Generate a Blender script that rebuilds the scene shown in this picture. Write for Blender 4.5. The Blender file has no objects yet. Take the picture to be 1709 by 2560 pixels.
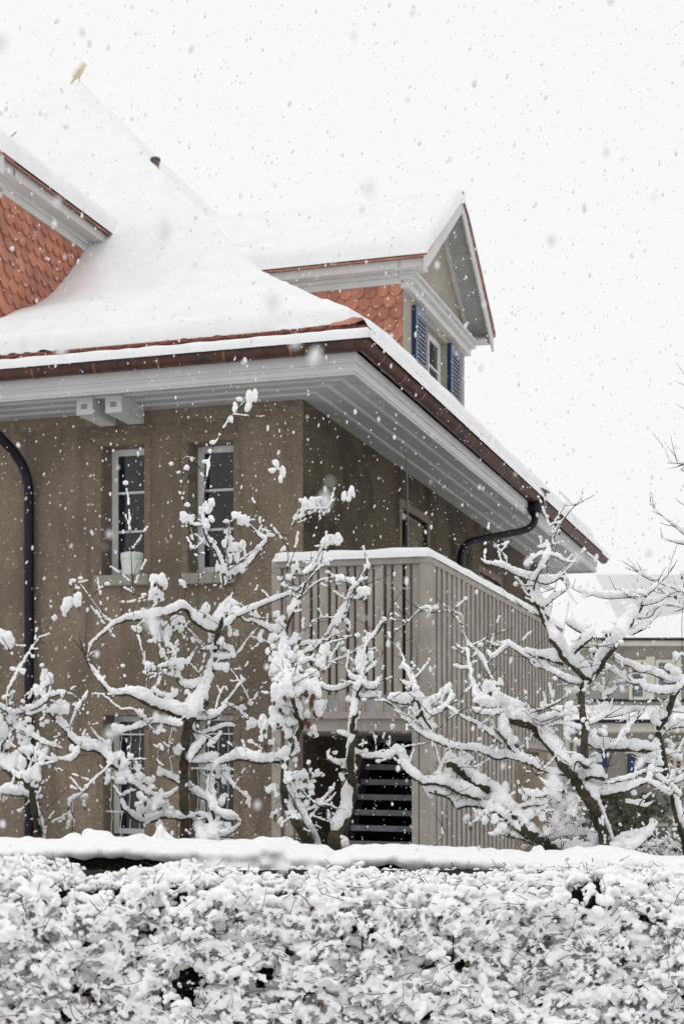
import bpy, bmesh, math, random
import numpy as np
from mathutils import Vector, Matrix, noise

# ------------------------------------------------------------------ camera, sky, sun, exposure
scene = bpy.context.scene
COL = scene.collection
F, CX, YH, ZC = 3794.0, 854.5, 1950.0, 1.7
cam_data = bpy.data.cameras.new("camera")
cam = bpy.data.objects.new("camera", cam_data)
COL.objects.link(cam)
cam.location = (0, 0, ZC)
cam.rotation_euler = (math.radians(90), 0, 0)
cam_data.sensor_width = 36
cam_data.lens = F / 2560 * 36
cam_data.shift_y = (YH - 1280) / 2560
cam_data.clip_start = 0.05
cam_data.clip_end = 2000
cam_data.dof.use_dof = True
cam_data.dof.focus_distance = 8.6
cam_data.dof.aperture_fstop = 4.5
scene.camera = cam

world = bpy.data.worlds.new("World")
scene.world = world
world.use_nodes = True
wn, wl = world.node_tree.nodes, world.node_tree.links
SUN_EL, SUN_AZ = math.radians(70), math.radians(215)
sky = wn.new("ShaderNodeTexSky")
sky.sky_type = 'NISHITA'
sky.sun_disc = False
sky.sun_elevation = SUN_EL
sky.sun_rotation = SUN_AZ
sky.dust_density = 6
hs = wn.new("ShaderNodeHueSaturation")
hs.inputs['Saturation'].default_value = 0.06
wl.new(sky.outputs[0], hs.inputs['Color'])
mx = wn.new("ShaderNodeMixRGB")
mx.inputs[0].default_value = 0.85
mx.inputs[2].default_value = (10.6, 10.6, 10.65, 1)
wl.new(hs.outputs[0], mx.inputs[1])
wl.new(mx.outputs[0], wn['Background'].inputs[0])
wn['Background'].inputs[1].default_value = 0.1

sun_data = bpy.data.lights.new("sun", 'SUN')
sun_data.energy = 0.42
sun_data.angle = math.radians(30)
sun_data.color = (1.0, 0.97, 0.93)
sun = bpy.data.objects.new("sun", sun_data)
COL.objects.link(sun)
d = Vector((math.sin(SUN_AZ) * math.cos(SUN_EL), math.cos(SUN_AZ) * math.cos(SUN_EL), math.sin(SUN_EL)))
sun.rotation_euler = d.to_track_quat('Z', 'Y').to_euler()
sun.location = (0, 0, 30)

scene.view_settings.view_transform = 'Standard'
scene.view_settings.look = 'None'
scene.view_settings.exposure = 0
scene.view_settings.gamma = 1
scene.render.engine = 'CYCLES'
scene.cycles.max_bounces = 12
scene.cycles.diffuse_bounces = 8
scene.cycles.use_denoising = True

rng = random.Random(7)

# ------------------------------------------------------------------ materials
def mat(name, c1, c2=None, scale=8.0, rough=0.8, bump=0.0, bscale=40.0, bdist=0.01, spec=0.3, metal=0.0,
        detail=4.0, lo=0.35, hi=0.65, c3=None, s3=1.5, lo3=.5, hi3=.75, streak=None, isl=0.0):
    m = bpy.data.materials.new(name)
    m.use_nodes = True
    n, l = m.node_tree.nodes, m.node_tree.links
    b = n['Principled BSDF']
    b.inputs['Roughness'].default_value = rough
    b.inputs['Specular IOR Level'].default_value = spec
    b.inputs['Metallic'].default_value = metal
    tc = n.new("ShaderNodeTexCoord")
    out = None
    if c2 is not None:
        t = n.new("ShaderNodeTexNoise")
        t.inputs['Scale'].default_value = scale
        t.inputs['Detail'].default_value = detail
        l.new(tc.outputs['Object'], t.inputs['Vector'])
        r = n.new("ShaderNodeValToRGB")
        r.color_ramp.elements[0].position = lo
        r.color_ramp.elements[1].position = hi
        r.color_ramp.elements[0].color = (*c1, 1)
        r.color_ramp.elements[1].color = (*c2, 1)
        l.new(t.outputs['Fac'], r.inputs[0])
        out = r.outputs[0]
        if c3 is not None:
            t3 = n.new("ShaderNodeTexNoise")
            t3.inputs['Scale'].default_value = s3
            t3.inputs['Detail'].default_value = 5
            l.new(tc.outputs['Object'], t3.inputs['Vector'])
            mr = n.new("ShaderNodeMapRange")
            mr.inputs['From Min'].default_value = lo3
            mr.inputs['From Max'].default_value = hi3
            l.new(t3.outputs['Fac'], mr.inputs['Value'])
            mm = n.new("ShaderNodeMixRGB")
            mm.inputs[2].default_value = (*c3, 1)
            l.new(mr.outputs[0], mm.inputs[0])
            l.new(out, mm.inputs[1])
            out = mm.outputs[0]
        if streak is not None:
            mp = n.new("ShaderNodeMapping")
            mp.inputs['Scale'].default_value = (3.2, 3.2, .45)
            l.new(tc.outputs['Object'], mp.inputs['Vector'])
            t4 = n.new("ShaderNodeTexNoise")
            t4.inputs['Scale'].default_value = 1.6
            t4.inputs['Detail'].default_value = 6
            l.new(mp.outputs[0], t4.inputs['Vector'])
            mr4 = n.new("ShaderNodeMapRange")
            mr4.inputs['From Min'].default_value = .48
            mr4.inputs['From Max'].default_value = .72
            mr4.inputs['To Max'].default_value = .75
            l.new(t4.outputs['Fac'], mr4.inputs['Value'])
            m4 = n.new("ShaderNodeMixRGB")
            m4.inputs[2].default_value = (*streak, 1)
            l.new(mr4.outputs[0], m4.inputs[0])
            l.new(out, m4.inputs[1])
            out = m4.outputs[0]
        if isl:
            ge = n.new("ShaderNodeNewGeometry")
            hv = n.new("ShaderNodeHueSaturation")
            mi = n.new("ShaderNodeMapRange")
            mi.inputs['To Min'].default_value = 1 - isl
            mi.inputs['To Max'].default_value = 1 + isl
            l.new(ge.outputs['Random Per Island'], mi.inputs['Value'])
            l.new(mi.outputs[0], hv.inputs['Value'])
            l.new(out, hv.inputs['Color'])
            out = hv.outputs[0]
        l.new(out, b.inputs['Base Color'])
    else:
        b.inputs['Base Color'].default_value = (*c1, 1)
    if bump:
        t2 = n.new("ShaderNodeTexNoise")
        t2.inputs['Scale'].default_value = bscale
        t2.inputs['Detail'].default_value = 3
        l.new(tc.outputs['Object'], t2.inputs['Vector'])
        bp = n.new("ShaderNodeBump")
        bp.inputs['Strength'].default_value = bump
        bp.inputs['Distance'].default_value = bdist
        l.new(t2.outputs['Fac'], bp.inputs['Height'])
        l.new(bp.outputs[0], b.inputs['Normal'])
    return m

M_SNOW = mat("snow", (.85, .855, .865), (.90, .90, .905), scale=30, rough=.7, bump=.5, bscale=90, bdist=.006, spec=.2)
M_SNOWR = mat("roof_snow", (.79, .795, .805), (.84, .84, .845), scale=4, rough=.7, bump=.35, bscale=25, bdist=.02, spec=.2)
M_STUCCO = mat("stucco", (.205, .162, .122), (.30, .243, .188), scale=45, rough=.95, bump=1.0, bscale=27, bdist=.035,
               c3=(.15, .123, .095), s3=1.1, lo3=.42, hi3=.72, spec=.1, streak=(.145, .122, .096))
M_STUCCO_D = mat("shaded_algae_stucco", (.082, .067, .049), (.145, .118, .088), scale=45, rough=.95, bump=1.0, bscale=27, bdist=.035,
                 c3=(.035, .034, .024), s3=1.7, lo3=.45, hi3=.75, spec=.1)  # side wall's shade put into the base colour; the dark blotches are algae
M_BAND = mat("smooth_brown_render", (.16, .127, .096), (.21, .17, .13), scale=14, rough=.95, bump=.5, bscale=60, bdist=.006, spec=.1)
M_DORMER = mat("dormer_render", (.33, .30, .25), (.38, .35, .3), scale=5, rough=.9, spec=.1)
M_STUCCO_S = mat("smooth_stucco", (.18, .145, .11), (.235, .195, .15), scale=14, rough=.9, bump=.4, bscale=90, bdist=.004, spec=.1)
M_REVEAL = mat("window_surround", (.21, .175, .14), (.28, .24, .2), scale=9, rough=.9, bump=.3, bscale=70, bdist=.004, spec=.1)
M_SILL = mat("sill_stone", (.24, .235, .195), (.32, .31, .26), scale=20, rough=.9, bump=.3, bscale=90, bdist=.003, spec=.15)
M_WHITE = mat("white_paint", (.55, .545, .53), (.60, .595, .58), scale=3, rough=.5, spec=.35)
M_FRAME = mat("white_window_paint", (.68, .68, .67), (.74, .74, .73), scale=3, rough=.45, spec=.35)
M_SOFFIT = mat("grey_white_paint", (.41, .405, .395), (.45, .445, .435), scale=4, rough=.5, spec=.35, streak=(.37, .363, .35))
M_GROOVE = mat("pale_batten", (.56, .555, .545), (.6, .6, .59), scale=5, rough=.5)
M_COPPER = mat("copper_gutter", (.07, .038, .034), (.125, .06, .048), scale=7, rough=.42, metal=.35, spec=.4, bump=.2, bscale=20,
               c3=(.05, .04, .045), s3=5)
M_JOINT = mat("copper_joint", (.2, .085, .06), (.27, .12, .08), scale=9, rough=.4, metal=.4)
M_PIPE = mat("dark_downpipe", (.006, .006, .013), (.011, .01, .02), scale=6, rough=.45, spec=.25)
M_TILE = mat("red_tile", (.42, .165, .105), (.52, .23, .16), scale=9, rough=.8, bump=.3, bscale=60, bdist=.004, c3=(.30, .14, .10), s3=4, lo3=.45, hi3=.7, isl=.16)
M_TILED = mat("dark_red_tile", (.13, .045, .032), (.22, .075, .05), scale=18, rough=.85, bump=.4, bscale=50, bdist=.006)
M_GLASS = mat("dark_glass", (.004, .006, .009), (.03, .036, .044), scale=7, rough=.08, detail=8, spec=.5)  # colour noise stands in for blotchy reflections in the panes
M_BLUE = mat("blue_paint", (.012, .036, .11), (.02, .05, .14), scale=8, rough=.45)
M_BLUEF = mat("dusted_blue_paint", (.19, .205, .25), (.26, .275, .32), scale=25, rough=.7)
M_WOOD = mat("taupe_slat_paint", (.29, .265, .232), (.36, .335, .295), scale=6, rough=.7, bump=.15, bscale=30, bdist=.003, spec=.25, streak=(.25, .228, .2), isl=.09)
M_STEEL = mat("stair_steel", (.10, .108, .12), (.16, .168, .18), scale=12, rough=.6, spec=.4)
M_STEELD = mat("stair_stringer_steel", (.02, .027, .045), (.035, .042, .06), scale=6, rough=.5, spec=.4)
M_DARK = mat("added_dark_backing", (.006, .005, .005), (.014, .011, .01), scale=5, rough=.9, spec=0)  # near-black of the added stair backing, shade put into the colour
M_BLIND = mat("olive_blind", (.085, .085, .05), (.12, .118, .072), scale=6, rough=.7)
M_BARK = mat("wet_bark", (.03, .024, .016), (.088, .07, .049), scale=35, rough=.9, bump=.8, bscale=70, bdist=.006,
             c3=(.035, .042, .012), s3=9, lo3=.5, hi3=.68)
M_TWIG = mat("brown_twig", (.035, .024, .019), (.08, .058, .045), scale=20, rough=.85)
M_LEAFG = mat("faded_green_leaf", (.055, .075, .02), (.13, .13, .05), scale=15, rough=.6)
M_LEAFB = mat("brown_leaf", (.06, .026, .015), (.13, .07, .042), scale=12, rough=.7)
M_BOX = mat("dark_hedge_leaf", (.006, .009, .004), (.02, .027, .01), scale=30, rough=.6)
M_CORE = mat("hedge_dark_core", (.008, .007, .006), (.02, .017, .014), scale=30, rough=.95)  # near-black core sheets, shade inside the hedges put into the colour
M_IRON = mat("white_window_grille", (.48, .48, .46), (.56, .56, .54), scale=8, rough=.5)
M_BUCKET = mat("white_bucket_plastic", (.7, .69, .66), (.75, .74, .71), scale=4, rough=.45)
M_LABEL = mat("green_label_band", (.35, .6, .42), (.6, .72, .7), scale=10, rough=.5)
M_BIRD = mat("pale_clay", (.62, .5, .34), (.74, .64, .5), scale=10, rough=.8)
M_WALL2 = mat("greige_render", (.28, .268, .245), (.335, .32, .295), scale=.8, rough=.95, spec=.1, bump=.3, bscale=20, c3=(.24, .22, .19), s3=.3)
M_CREAM = mat("cream_paint", (.58, .55, .47), (.64, .61, .53), scale=3, rough=.6)
M_ANNEX = mat("beige_render", (.40, .325, .255), (.46, .38, .3), scale=2, rough=.95, spec=.1)
M_GLASS2 = mat("grey_glass", (.09, .1, .12), (.16, .17, .19), scale=1.2, rough=.15, spec=.5)
M_MAROON = mat("maroon_paint", (.13, .05, .06), (.18, .075, .08), scale=4, rough=.7)
M_IVY = mat("ivy_green", (.05, .058, .038), (.105, .112, .08), scale=3, rough=.9)
M_YELLOW = mat("yellow_paint", (.3, .25, .05), (.36, .3, .06), scale=3, rough=.6)
M_FLAKE = mat("falling_flake", (.8, .8, .81), (.86, .86, .87), scale=5, rough=.8)
M_SOIL = mat("bare_soil", (.05, .04, .03), (.1, .085, .07), scale=6, rough=.95)

# snowflakes let light through
_n, _l = M_FLAKE.node_tree.nodes, M_FLAKE.node_tree.links
_t = _n.new("ShaderNodeBsdfTranslucent"); _t.inputs[0].default_value = (.95, .95, .96, 1)
_x = _n.new("ShaderNodeMixShader"); _x.inputs[0].default_value = .55
_l.new(_n['Principled BSDF'].outputs[0], _x.inputs[1]); _l.new(_t.outputs[0], _x.inputs[2])
_l.new(_x.outputs[0], _n['Material Output'].inputs[0])

# ------------------------------------------------------------------ coordinates
def H(a, b, z):
    """house axes: a runs left along the front, b runs back along the gable side, z up."""
    return (-.3855 - .944 * a + .330 * b, 15 + .330 * a + .944 * b, z + .0137 * (a - b))

def W(px, py, Y):
    return ((px - CX) / F * Y, Y, ZC + (YH - py) / F * Y)

# ------------------------------------------------------------------ mesh helpers
class MB:
    def __init__(s):
        s.v, s.f = [], []
    def poly(s, pts):
        n = len(s.v)
        s.v += [tuple(p) for p in pts]
        s.f.append(tuple(range(n, n + len(pts))))
        return s
    def hexa(s, p):      # 8 points: bottom 4 then top 4
        n = len(s.v)
        s.v += [tuple(q) for q in p]
        for f in ((0, 3, 2, 1), (4, 5, 6, 7), (0, 1, 5, 4), (1, 2, 6, 5), (2, 3, 7, 6), (3, 0, 4, 7)):
            s.f.append(tuple(n + i for i in f))
        return s
    def hbox(s, a0, a1, b0, b1, z0, z1, fn=None):
        fn = fn or H
        return s.hexa([fn(a0, b0, z0), fn(a1, b0, z0), fn(a1, b1, z0), fn(a0, b1, z0),
                       fn(a0, b0, z1), fn(a1, b0, z1), fn(a1, b1, z1), fn(a0, b1, z1)])
    def box(s, x0, x1, y0, y1, z0, z1):
        return s.hbox(x0, x1, y0, y1, z0, z1, lambda a, b, c: (a, b, c))
    def prism(s, pts, off):   # polygon extruded by an offset vector
        n = len(s.v); k = len(pts)
        s.v += [tuple(p) for p in pts] + [tuple(p[i] + off[i] for i in range(3)) for p in pts]
        s.f.append(tuple(range(n, n + k)))
        s.f.append(tuple(range(n + 2 * k - 1, n + k - 1, -1)))
        for i in range(k):
            j = (i + 1) % k
            s.f.append((n + i, n + j, n + k + j, n + k + i))
        return s
    def tube(s, pts, r, n=8, cap=True):
        pts = [Vector(p) for p in pts]
        if not hasattr(r, '__len__'):
            r = [r] * len(pts)
        base = len(s.v)
        prev = None
        for i, p in enumerate(pts):
            t = (pts[min(i + 1, len(pts) - 1)] - pts[max(i - 1, 0)])
            if t.length < 1e-9:
                t = Vector((0, 0, 1))
            t.normalize()
            if prev is None:
                u = t.orthogonal().normalized()
            else:
                u = prev - t * prev.dot(t)
                u = u.normalized() if u.length > 1e-6 else t.orthogonal().normalized()
            prev = u
            w = t.cross(u)
            for k in range(n):
                an = 2 * math.pi * k / n
                s.v.append(tuple(p + (u * math.cos(an) + w * math.sin(an)) * r[i]))
        for i in range(len(pts) - 1):
            for k in range(n):
                k2 = (k + 1) % n
                s.f.append((base + i * n + k, base + i * n + k2, base + (i + 1) * n + k2, base + (i + 1) * n + k))
        if cap:
            s.f.append(tuple(base + k for k in range(n - 1, -1, -1)))
            e = base + (len(pts) - 1) * n
            s.f.append(tuple(e + k for k in range(n)))
        return s
    def lathe(s, c, prof, n=20):    # prof: (radius, z)
        base = len(s.v)
        for r, z in prof:
            for k in range(n):
                an = 2 * math.pi * k / n
                s.v.append((c[0] + r * math.cos(an), c[1] + r * math.sin(an), c[2] + z))
        for i in range(len(prof) - 1):
            for k in range(n):
                k2 = (k + 1) % n
                s.f.append((base + i * n + k, base + i * n + k2, base + (i + 1) * n + k2, base + (i + 1) * n + k))
        s.f.append(tuple(base + k for k in range(n - 1, -1, -1)))
        e = base + (len(prof) - 1) * n
        s.f.append(tuple(e + k for k in range(n)))
        return s
    def grid(s, rows):
        base = len(s.v); m = len(rows[0])
        for r in rows:
            s.v += [tuple(p) for p in r]
        for i in range(len(rows) - 1):
            for j in range(m - 1):
                s.f.append((base + i * m + j, base + i * m + j + 1, base + (i + 1) * m + j + 1, base + (i + 1) * m + j))
        return s
    def build(s, name, material, parent=None, smooth=False, bevel=0, keep=False):
        o0 = world_loc(parent) if parent is not None else Vector((0, 0, 0))
        if parent is None and not keep:
            o0 = Vector(base_of(s.v))
        me = bpy.data.meshes.new(name)
        me.from_pydata([(p[0] - o0[0], p[1] - o0[1], p[2] - o0[2]) for p in s.v], [], s.f)
        bm = bmesh.new(); bm.from_mesh(me)
        bmesh.ops.recalc_face_normals(bm, faces=bm.faces)
        bm.to_mesh(me); bm.free()
        return link(name, me, material, parent, smooth, bevel, o0)

ROOT = {}
def world_loc(o):
    return Vector(ROOT[o.name])

def base_of(v):
    a = np.array(v)
    return (float((a[:, 0].min() + a[:, 0].max()) / 2), float((a[:, 1].min() + a[:, 1].max()) / 2), float(a[:, 2].min()))

def link(name, me, material, parent, smooth, bevel, o0):
    me.materials.append(material)
    if smooth:
        me.polygons.foreach_set('use_smooth', [True] * len(me.polygons))
    o = bpy.data.objects.new(name, me)
    COL.objects.link(o)
    if parent is not None:
        o.parent = parent
        ROOT[o.name] = tuple(world_loc(parent))
    else:
        o.location = o0
        ROOT[o.name] = tuple(o0)
    if bevel:
        b = o.modifiers.new('bevel', 'BEVEL')
        b.width = bevel; b.segments = 2; b.limit_method = 'ANGLE'
    return o

def empty(name, loc, label, cat, group=None):
    o = bpy.data.objects.new(name, None)
    COL.objects.link(o)
    o.location = loc
    ROOT[o.name] = tuple(loc)
    return tag(o, label, cat, group)

def tag(o, label=None, cat=None, group=None, kind=None):
    if label: o['label'] = label
    if cat: o['category'] = cat
    if group: o['group'] = group
    if kind: o['kind'] = kind
    return o

_ico = {}
def ico(sub):
    if sub not in _ico:
        bm = bmesh.new()
        bmesh.ops.create_icosphere(bm, subdivisions=sub, radius=1)
        bm.verts.ensure_lookup_table()
        _ico[sub] = (np.array([v.co[:] for v in bm.verts]), np.array([[v.index for v in f.verts] for f in bm.faces]))
        bm.free()
    return _ico[sub]

def np_mesh(name, V, Fc):
    me = bpy.data.meshes.new(name)
    me.vertices.add(len(V)); me.loops.add(Fc.size); me.polygons.add(len(Fc))
    me.vertices.foreach_set('co', np.ascontiguousarray(V, dtype=np.float32).ravel())
    me.loops.foreach_set('vertex_index', np.ascontiguousarray(Fc, dtype=np.int32).ravel())
    me.polygons.foreach_set('loop_start', np.arange(0, Fc.size, Fc.shape[1], dtype=np.int32))
    me.update(calc_edges=True)
    return me

def blob_mesh(name, blobs, voxel, sub=1, smooth_it=3, noise_amp=0.0, noise_scale=20.0, origin=(0, 0, 0), remesh=True):
    """union of ellipsoids (centre, 3x3 axes) melted into one skin of snow."""
    bv, bf = ico(sub)
    C = np.array([b[0] for b in blobs]); A = np.array([b[1] for b in blobs])
    V = np.einsum('nij,kj->nki', A, bv) + C[:, None, :] - np.array(origin)
    n, k = V.shape[0], V.shape[1]
    Fc = (bf[None] + (np.arange(n) * k)[:, None, None]).reshape(-1, 3)
    me = np_mesh(name, V.reshape(-1, 3), Fc)
    if not remesh:
        return me
    o = bpy.data.objects.new(name + '_src', me)
    COL.objects.link(o)
    m = o.modifiers.new('r', 'REMESH'); m.mode = 'VOXEL'; m.voxel_size = voxel; m.use_smooth_shade = True
    if smooth_it:
        sm = o.modifiers.new('s', 'SMOOTH'); sm.factor = .5; sm.iterations = smooth_it
    dg = bpy.context.evaluated_depsgraph_get()
    out = bpy.data.meshes.new_from_object(o.evaluated_get(dg))
    bpy.data.objects.remove(o); bpy.data.meshes.remove(me)
    out.name = name
    if noise_amp:
        co = np.empty(len(out.vertices) * 3, np.float32); out.vertices.foreach_get('co', co)
        no = np.empty(len(out.vertices) * 3, np.float32); out.vertices.foreach_get('normal', no)
        co = co.reshape(-1, 3); no = no.reshape(-1, 3)
        amp = np.array([noise.noise(Vector(c) * noise_scale) for c in co.tolist()], np.float32)
        co += no * (amp * noise_amp)[:, None]
        out.vertices.foreach_set('co', co.ravel())
    out.update()
    return out

def ball(c, rx, ry=None, rz=None, rot=None):
    ry = rx if ry is None else ry
    rz = rx if rz is None else rz
    A = np.diag([rx, ry, rz])
    if rot is not None:
        A = np.array(rot.to_3x3()) @ A
    return (tuple(c), A)

# ------------------------------------------------------------------ ground
g = MB().grid([[(x, y, -.45 + .05 * noise.noise(Vector((x * .3, y * .3, 0)))) for x in
                (-600, -200, -60, -20, -10, -6, -3, 0, 3, 6, 10, 20, 60, 200, 600)]
               for y in (-60, -20, -5, 0, 3, 6, 9, 12, 15, 20, 30, 60, 150, 400, 900)])
tag(g.build("ground", M_SNOWR, smooth=True, keep=True), kind='structure')
# ------------------------------------------------------------------ the house
M_VENT = mat('weathered_clay', (.10, .085, .075), (.16, .14, .125), scale=20, rough=.9)
HA, HB = 11.6, 11.2             # wall lengths along a and b
ZS = 5.464                      # soffit height
OV = .82
house = empty("house", H(5, 5, -.45), "brown stucco house with snow-covered hipped roof, red tiled dormers and white eaves", "house")

def wall(plane, u0, u1, z0, z1, openings, depth, fn):
    """flat wall with rectangular openings and their reveals; fn(u, d, z), d = depth into the wall."""
    m = MB()
    us = sorted({u0, u1, *[o[0] for o in openings], *[o[1] for o in openings]})
    zs = sorted({z0, z1, *[o[2] for o in openings], *[o[3] for o in openings]})
    for i in range(len(us) - 1):
        for j in range(len(zs) - 1):
            uc, zc = (us[i] + us[i + 1]) / 2, (zs[j] + zs[j + 1]) / 2
            if any(o[0] < uc < o[1] and o[2] < zc < o[3] for o in openings):
                continue
            m.poly([fn(us[i], 0, zs[j]), fn(us[i + 1], 0, zs[j]), fn(us[i + 1], 0, zs[j + 1]), fn(us[i], 0, zs[j + 1])])
    for a, b, c, e in openings:
        for (p, q) in (((a, c), (b, c)), ((b, c), (b, e)), ((b, e), (a, e)), ((a, e), (a, c))):
            m.poly([fn(p[0], 0, p[1]), fn(q[0], 0, q[1]), fn(q[0], depth, q[1]), fn(p[0], depth, p[1])])
    return m

# openings on the front (a0, a1, z0, z1)
WA = [(1.735, 2.235, 3.79, 5.14), (.742, 1.246, 3.78, 5.115), (1.735, 2.212, 1.02, 2.345), (.742, 1.225, 1.02, 2.355)]
WBB = [(3.3, 4.42, 2.32, 5.0), (7.1, 8.4, 3.0, 4.78)]
fA = lambda u, d, z: H(u, d, z)
fB = lambda u, d, z: H(d, u, z)
wm = wall('A', 0, HA, -.6, ZS, WA, .30, fA)
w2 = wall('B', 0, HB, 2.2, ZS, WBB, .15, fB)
w3 = wall('C', 0, HB, -.6, 2.2, [], .15, fB)
n = len(wm.v); wm.v += w3.v; wm.f += [tuple(n + i for i in f) for f in w3.f]
wm.poly([H(0, HB, -.6), H(HA, HB, -.6), H(HA, HB, ZS), H(0, HB, ZS)])
wm.poly([H(HA, 0, -.6), H(HA, HB, -.6), H(HA, HB, ZS), H(HA, 0, ZS)])
wm.build("wall", M_STUCCO, house)
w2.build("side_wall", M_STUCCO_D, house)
# smooth strip under the eave at the corner, and painted surrounds round the front windows
m = MB().hbox(-.004, .28, -.004, 0, 5.25, 5.4) 
m.hbox(.28, HA, -.004, 0, 5.34, ZS - .002)
m.build("frieze_band", M_STUCCO_S, house)
for i, (a0, a1, z0, z1) in enumerate(WA):
    m = MB()
    t = .07
    m.hbox(a1, a1 + t, -.005, .0, z0, z1 + t)
    m.hbox(a0 - t, a0, -.005, .0, z0, z1 + t)
    m.hbox(a0, a1, -.005, .0, z1, z1 + t)
    m.build("window_surround", M_BAND, house)
    m = MB()
    m.hbox(a1 - .003, a1, 0, .298, z0, z1); m.hbox(a0, a0 + .003, 0, .298, z0, z1); m.hbox(a0 + .003, a1 - .003, 0, .298, z1 - .003, z1)
    m.build("window_lining", M_REVEAL, house)

def win_frame(parent, u0, u1, z0, z1, d, fn, bars, fw=.045, mullion=None, glass=M_GLASS, white=M_FRAME, depth=.05):
    m = MB()
    m.hbox(u0, u0 + fw, d, d + depth, z0, z1, fn); m.hbox(u1 - fw, u1, d, d + depth, z0, z1, fn)
    m.hbox(u0 + fw, u1 - fw, d, d + depth, z0, z0 + fw, fn); m.hbox(u0 + fw, u1 - fw, d, d + depth, z1 - fw, z1, fn)
    i0, i1, j0, j1 = u0 + fw, u1 - fw, z0 + fw, z1 - fw
    s = .018     # inner sash
    dd = d + .012
    m.hbox(i0, i0 + s, dd, d + depth, j0, j1, fn); m.hbox(i1 - s, i1, dd, d + depth, j0, j1, fn)
    m.hbox(i0 + s, i1 - s, dd, d + depth, j0, j0 + s, fn); m.hbox(i0 + s, i1 - s, dd, d + depth, j1 - s, j1, fn)
    for k in range(1, bars):
        z = j0 + (j1 - j0) * k / bars
        m.hbox(i0 + s, i1 - s, d + .008, d + depth, z - .013, z + .013, fn)
    if mullion:
        for u in mullion:
            m.hbox(u - .02, u + .02, d + .004, d + depth, j0 + s, j1 - s, fn)
    f = m.build("window", white, parent, bevel=.004)
    g = MB().hbox(i0, i1, d + .03, d + .04, j0, j1, fn)
    g.build("pane", glass, f)
    return f

for i, (a0, a1, z0, z1) in enumerate(WA):
    win_frame(house, a0, a1, z0 + (.03 if i < 2 else .09), z1, .235, fA, 3 if i < 2 else 2, fw=.048 if i < 2 else .04)
# stone sills below the two upper windows
for a0, a1, z0, z1 in ((1.66, 2.283, 3.672, 3.782), (.70, 1.285, 3.666, 3.775)):
    MB().hbox(a0, a1, -.075, .10, z0, z1).build("sill", M_SILL, house, bevel=.006)
# white iron grilles in front of the lower windows
for a0, a1, z0, z1 in WA[2:]:
    m = MB()
    nb = 4
    for zz in (z1 - .20, z1 - .55, z1 - 1.0, z1 - 1.35 + .09):
        m.hbox(a0 + .01, a1 - .01, .035, .047, zz - .008, zz + .008)
    for k in range(nb):
        u = a0 + (a1 - a0) * (k + .7) / (nb + .4)
        pts = []
        for zz, du in ((z0 + .03, 0), (z1 - 1.12, 0), (z1 - 1.06, -.012), (z1 - .94, .012), (z1 - .86, 0), (z1 - .66, 0),
                       (z1 - .6, .012), (z1 - .5, -.012), (z1 - .44, 0), (z1 - .3, 0), (z1 - .25, -.013), (z1 - .12, .0), (z1 - .09, .02), (z1 - .12, .03)):
            pts.append(H(u + du, .041, zz))
        m.tube(pts, .0045, 6)
    m.build("window_grille", M_IRON, house)

# balcony door and far window on the shaded side
def side_opening(u0, u1, z0, z1, blind):
    m = MB()
    m.hbox(u0 - .09, u0, -.012, .148, z0, z1 + .1, fB); m.hbox(u1, u1 + .09, -.012, .148, z0, z1 + .1, fB)
    m.hbox(u0, u1, -.012, .148, z1, z1 + .1, fB)
    m.build("window_surround", M_BAND, house)
    f = win_frame(house, u0, u1, z0, z1, .075, fB, 3, fw=.05, mullion=[(u0 + u1) / 2], white=M_WHITE)
    b_ = MB()
    k = z1 - .03
    um = (u0 + u1) / 2 - .1
    while k > z0 + .1:
        b_.hbox(um, u1 - .02, .045, .06, k - .052, k, fB)
        k -= .056
    b_.build("roller_blind", M_BLIND, f)
side_opening(*WBB[0], True)
side_opening(*WBB[1], False)

# ------------------------------------------------------------------ eaves: soffit boards, fascia, gutters
def ring(m, o0, o1, z0, z1):
    """rectangular ring round the house between overhangs o0 < o1."""
    m.hbox(-o1, HA + o1, -o1, -o0, z0, z1); m.hbox(-o1, HA + o1, HB + o0, HB + o1, z0, z1)
    m.hbox(-o1, -o0, -o0, HB + o0, z0, z1); m.hbox(HA + o0, HA + o1, -o0, HB + o0, z0, z1)
    return m
OVO = OV
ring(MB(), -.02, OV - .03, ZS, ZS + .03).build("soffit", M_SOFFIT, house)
m = MB()
for o in (.19, .40, .60):
    ring(m, o, o + .035, ZS - .012, ZS + .001)
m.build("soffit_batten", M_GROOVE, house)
m = ring(MB(), OV - .03, OV, ZS - .03, ZS + .17)
ring(m, OV, OV + .014, ZS - .01, ZS + .035)
ring(m, OV, OV + .02, ZS + .075, ZS + .17)
m.build("fascia", M_WHITE, house, bevel=.004)

def half_round(path, r, n=9, t=.006):
    """half round gutter along a path of (a, b) points at height z (rim), mitred at corners."""
    m = MB()
    rows = []
    for (a, b, na, nb, z) in path:
        row = []
        for k in range(n + 1):
            an = math.pi * k / n
            row.append(H(a + na * r * math.cos(an), b + nb * r * math.cos(an), z - r * math.sin(an)))
        for k in range(n, -1, -1):
            an = math.pi * k / n
            row.append(H(a + na * (r - t) * math.cos(an), b + nb * (r - t) * math.cos(an), z + .002 - (r - t) * math.sin(an)))
        rows.append(row)
    m.grid(rows)
    return m
GO, GZ, GR = OV + .105, ZS + .225, .078
c = -GO
gut = half_round([(HA + .9, c, 0, -1, GZ), (c, c, -1, -1, GZ), (c, HB + 1.0, -1, 0, GZ)], GR)
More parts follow.
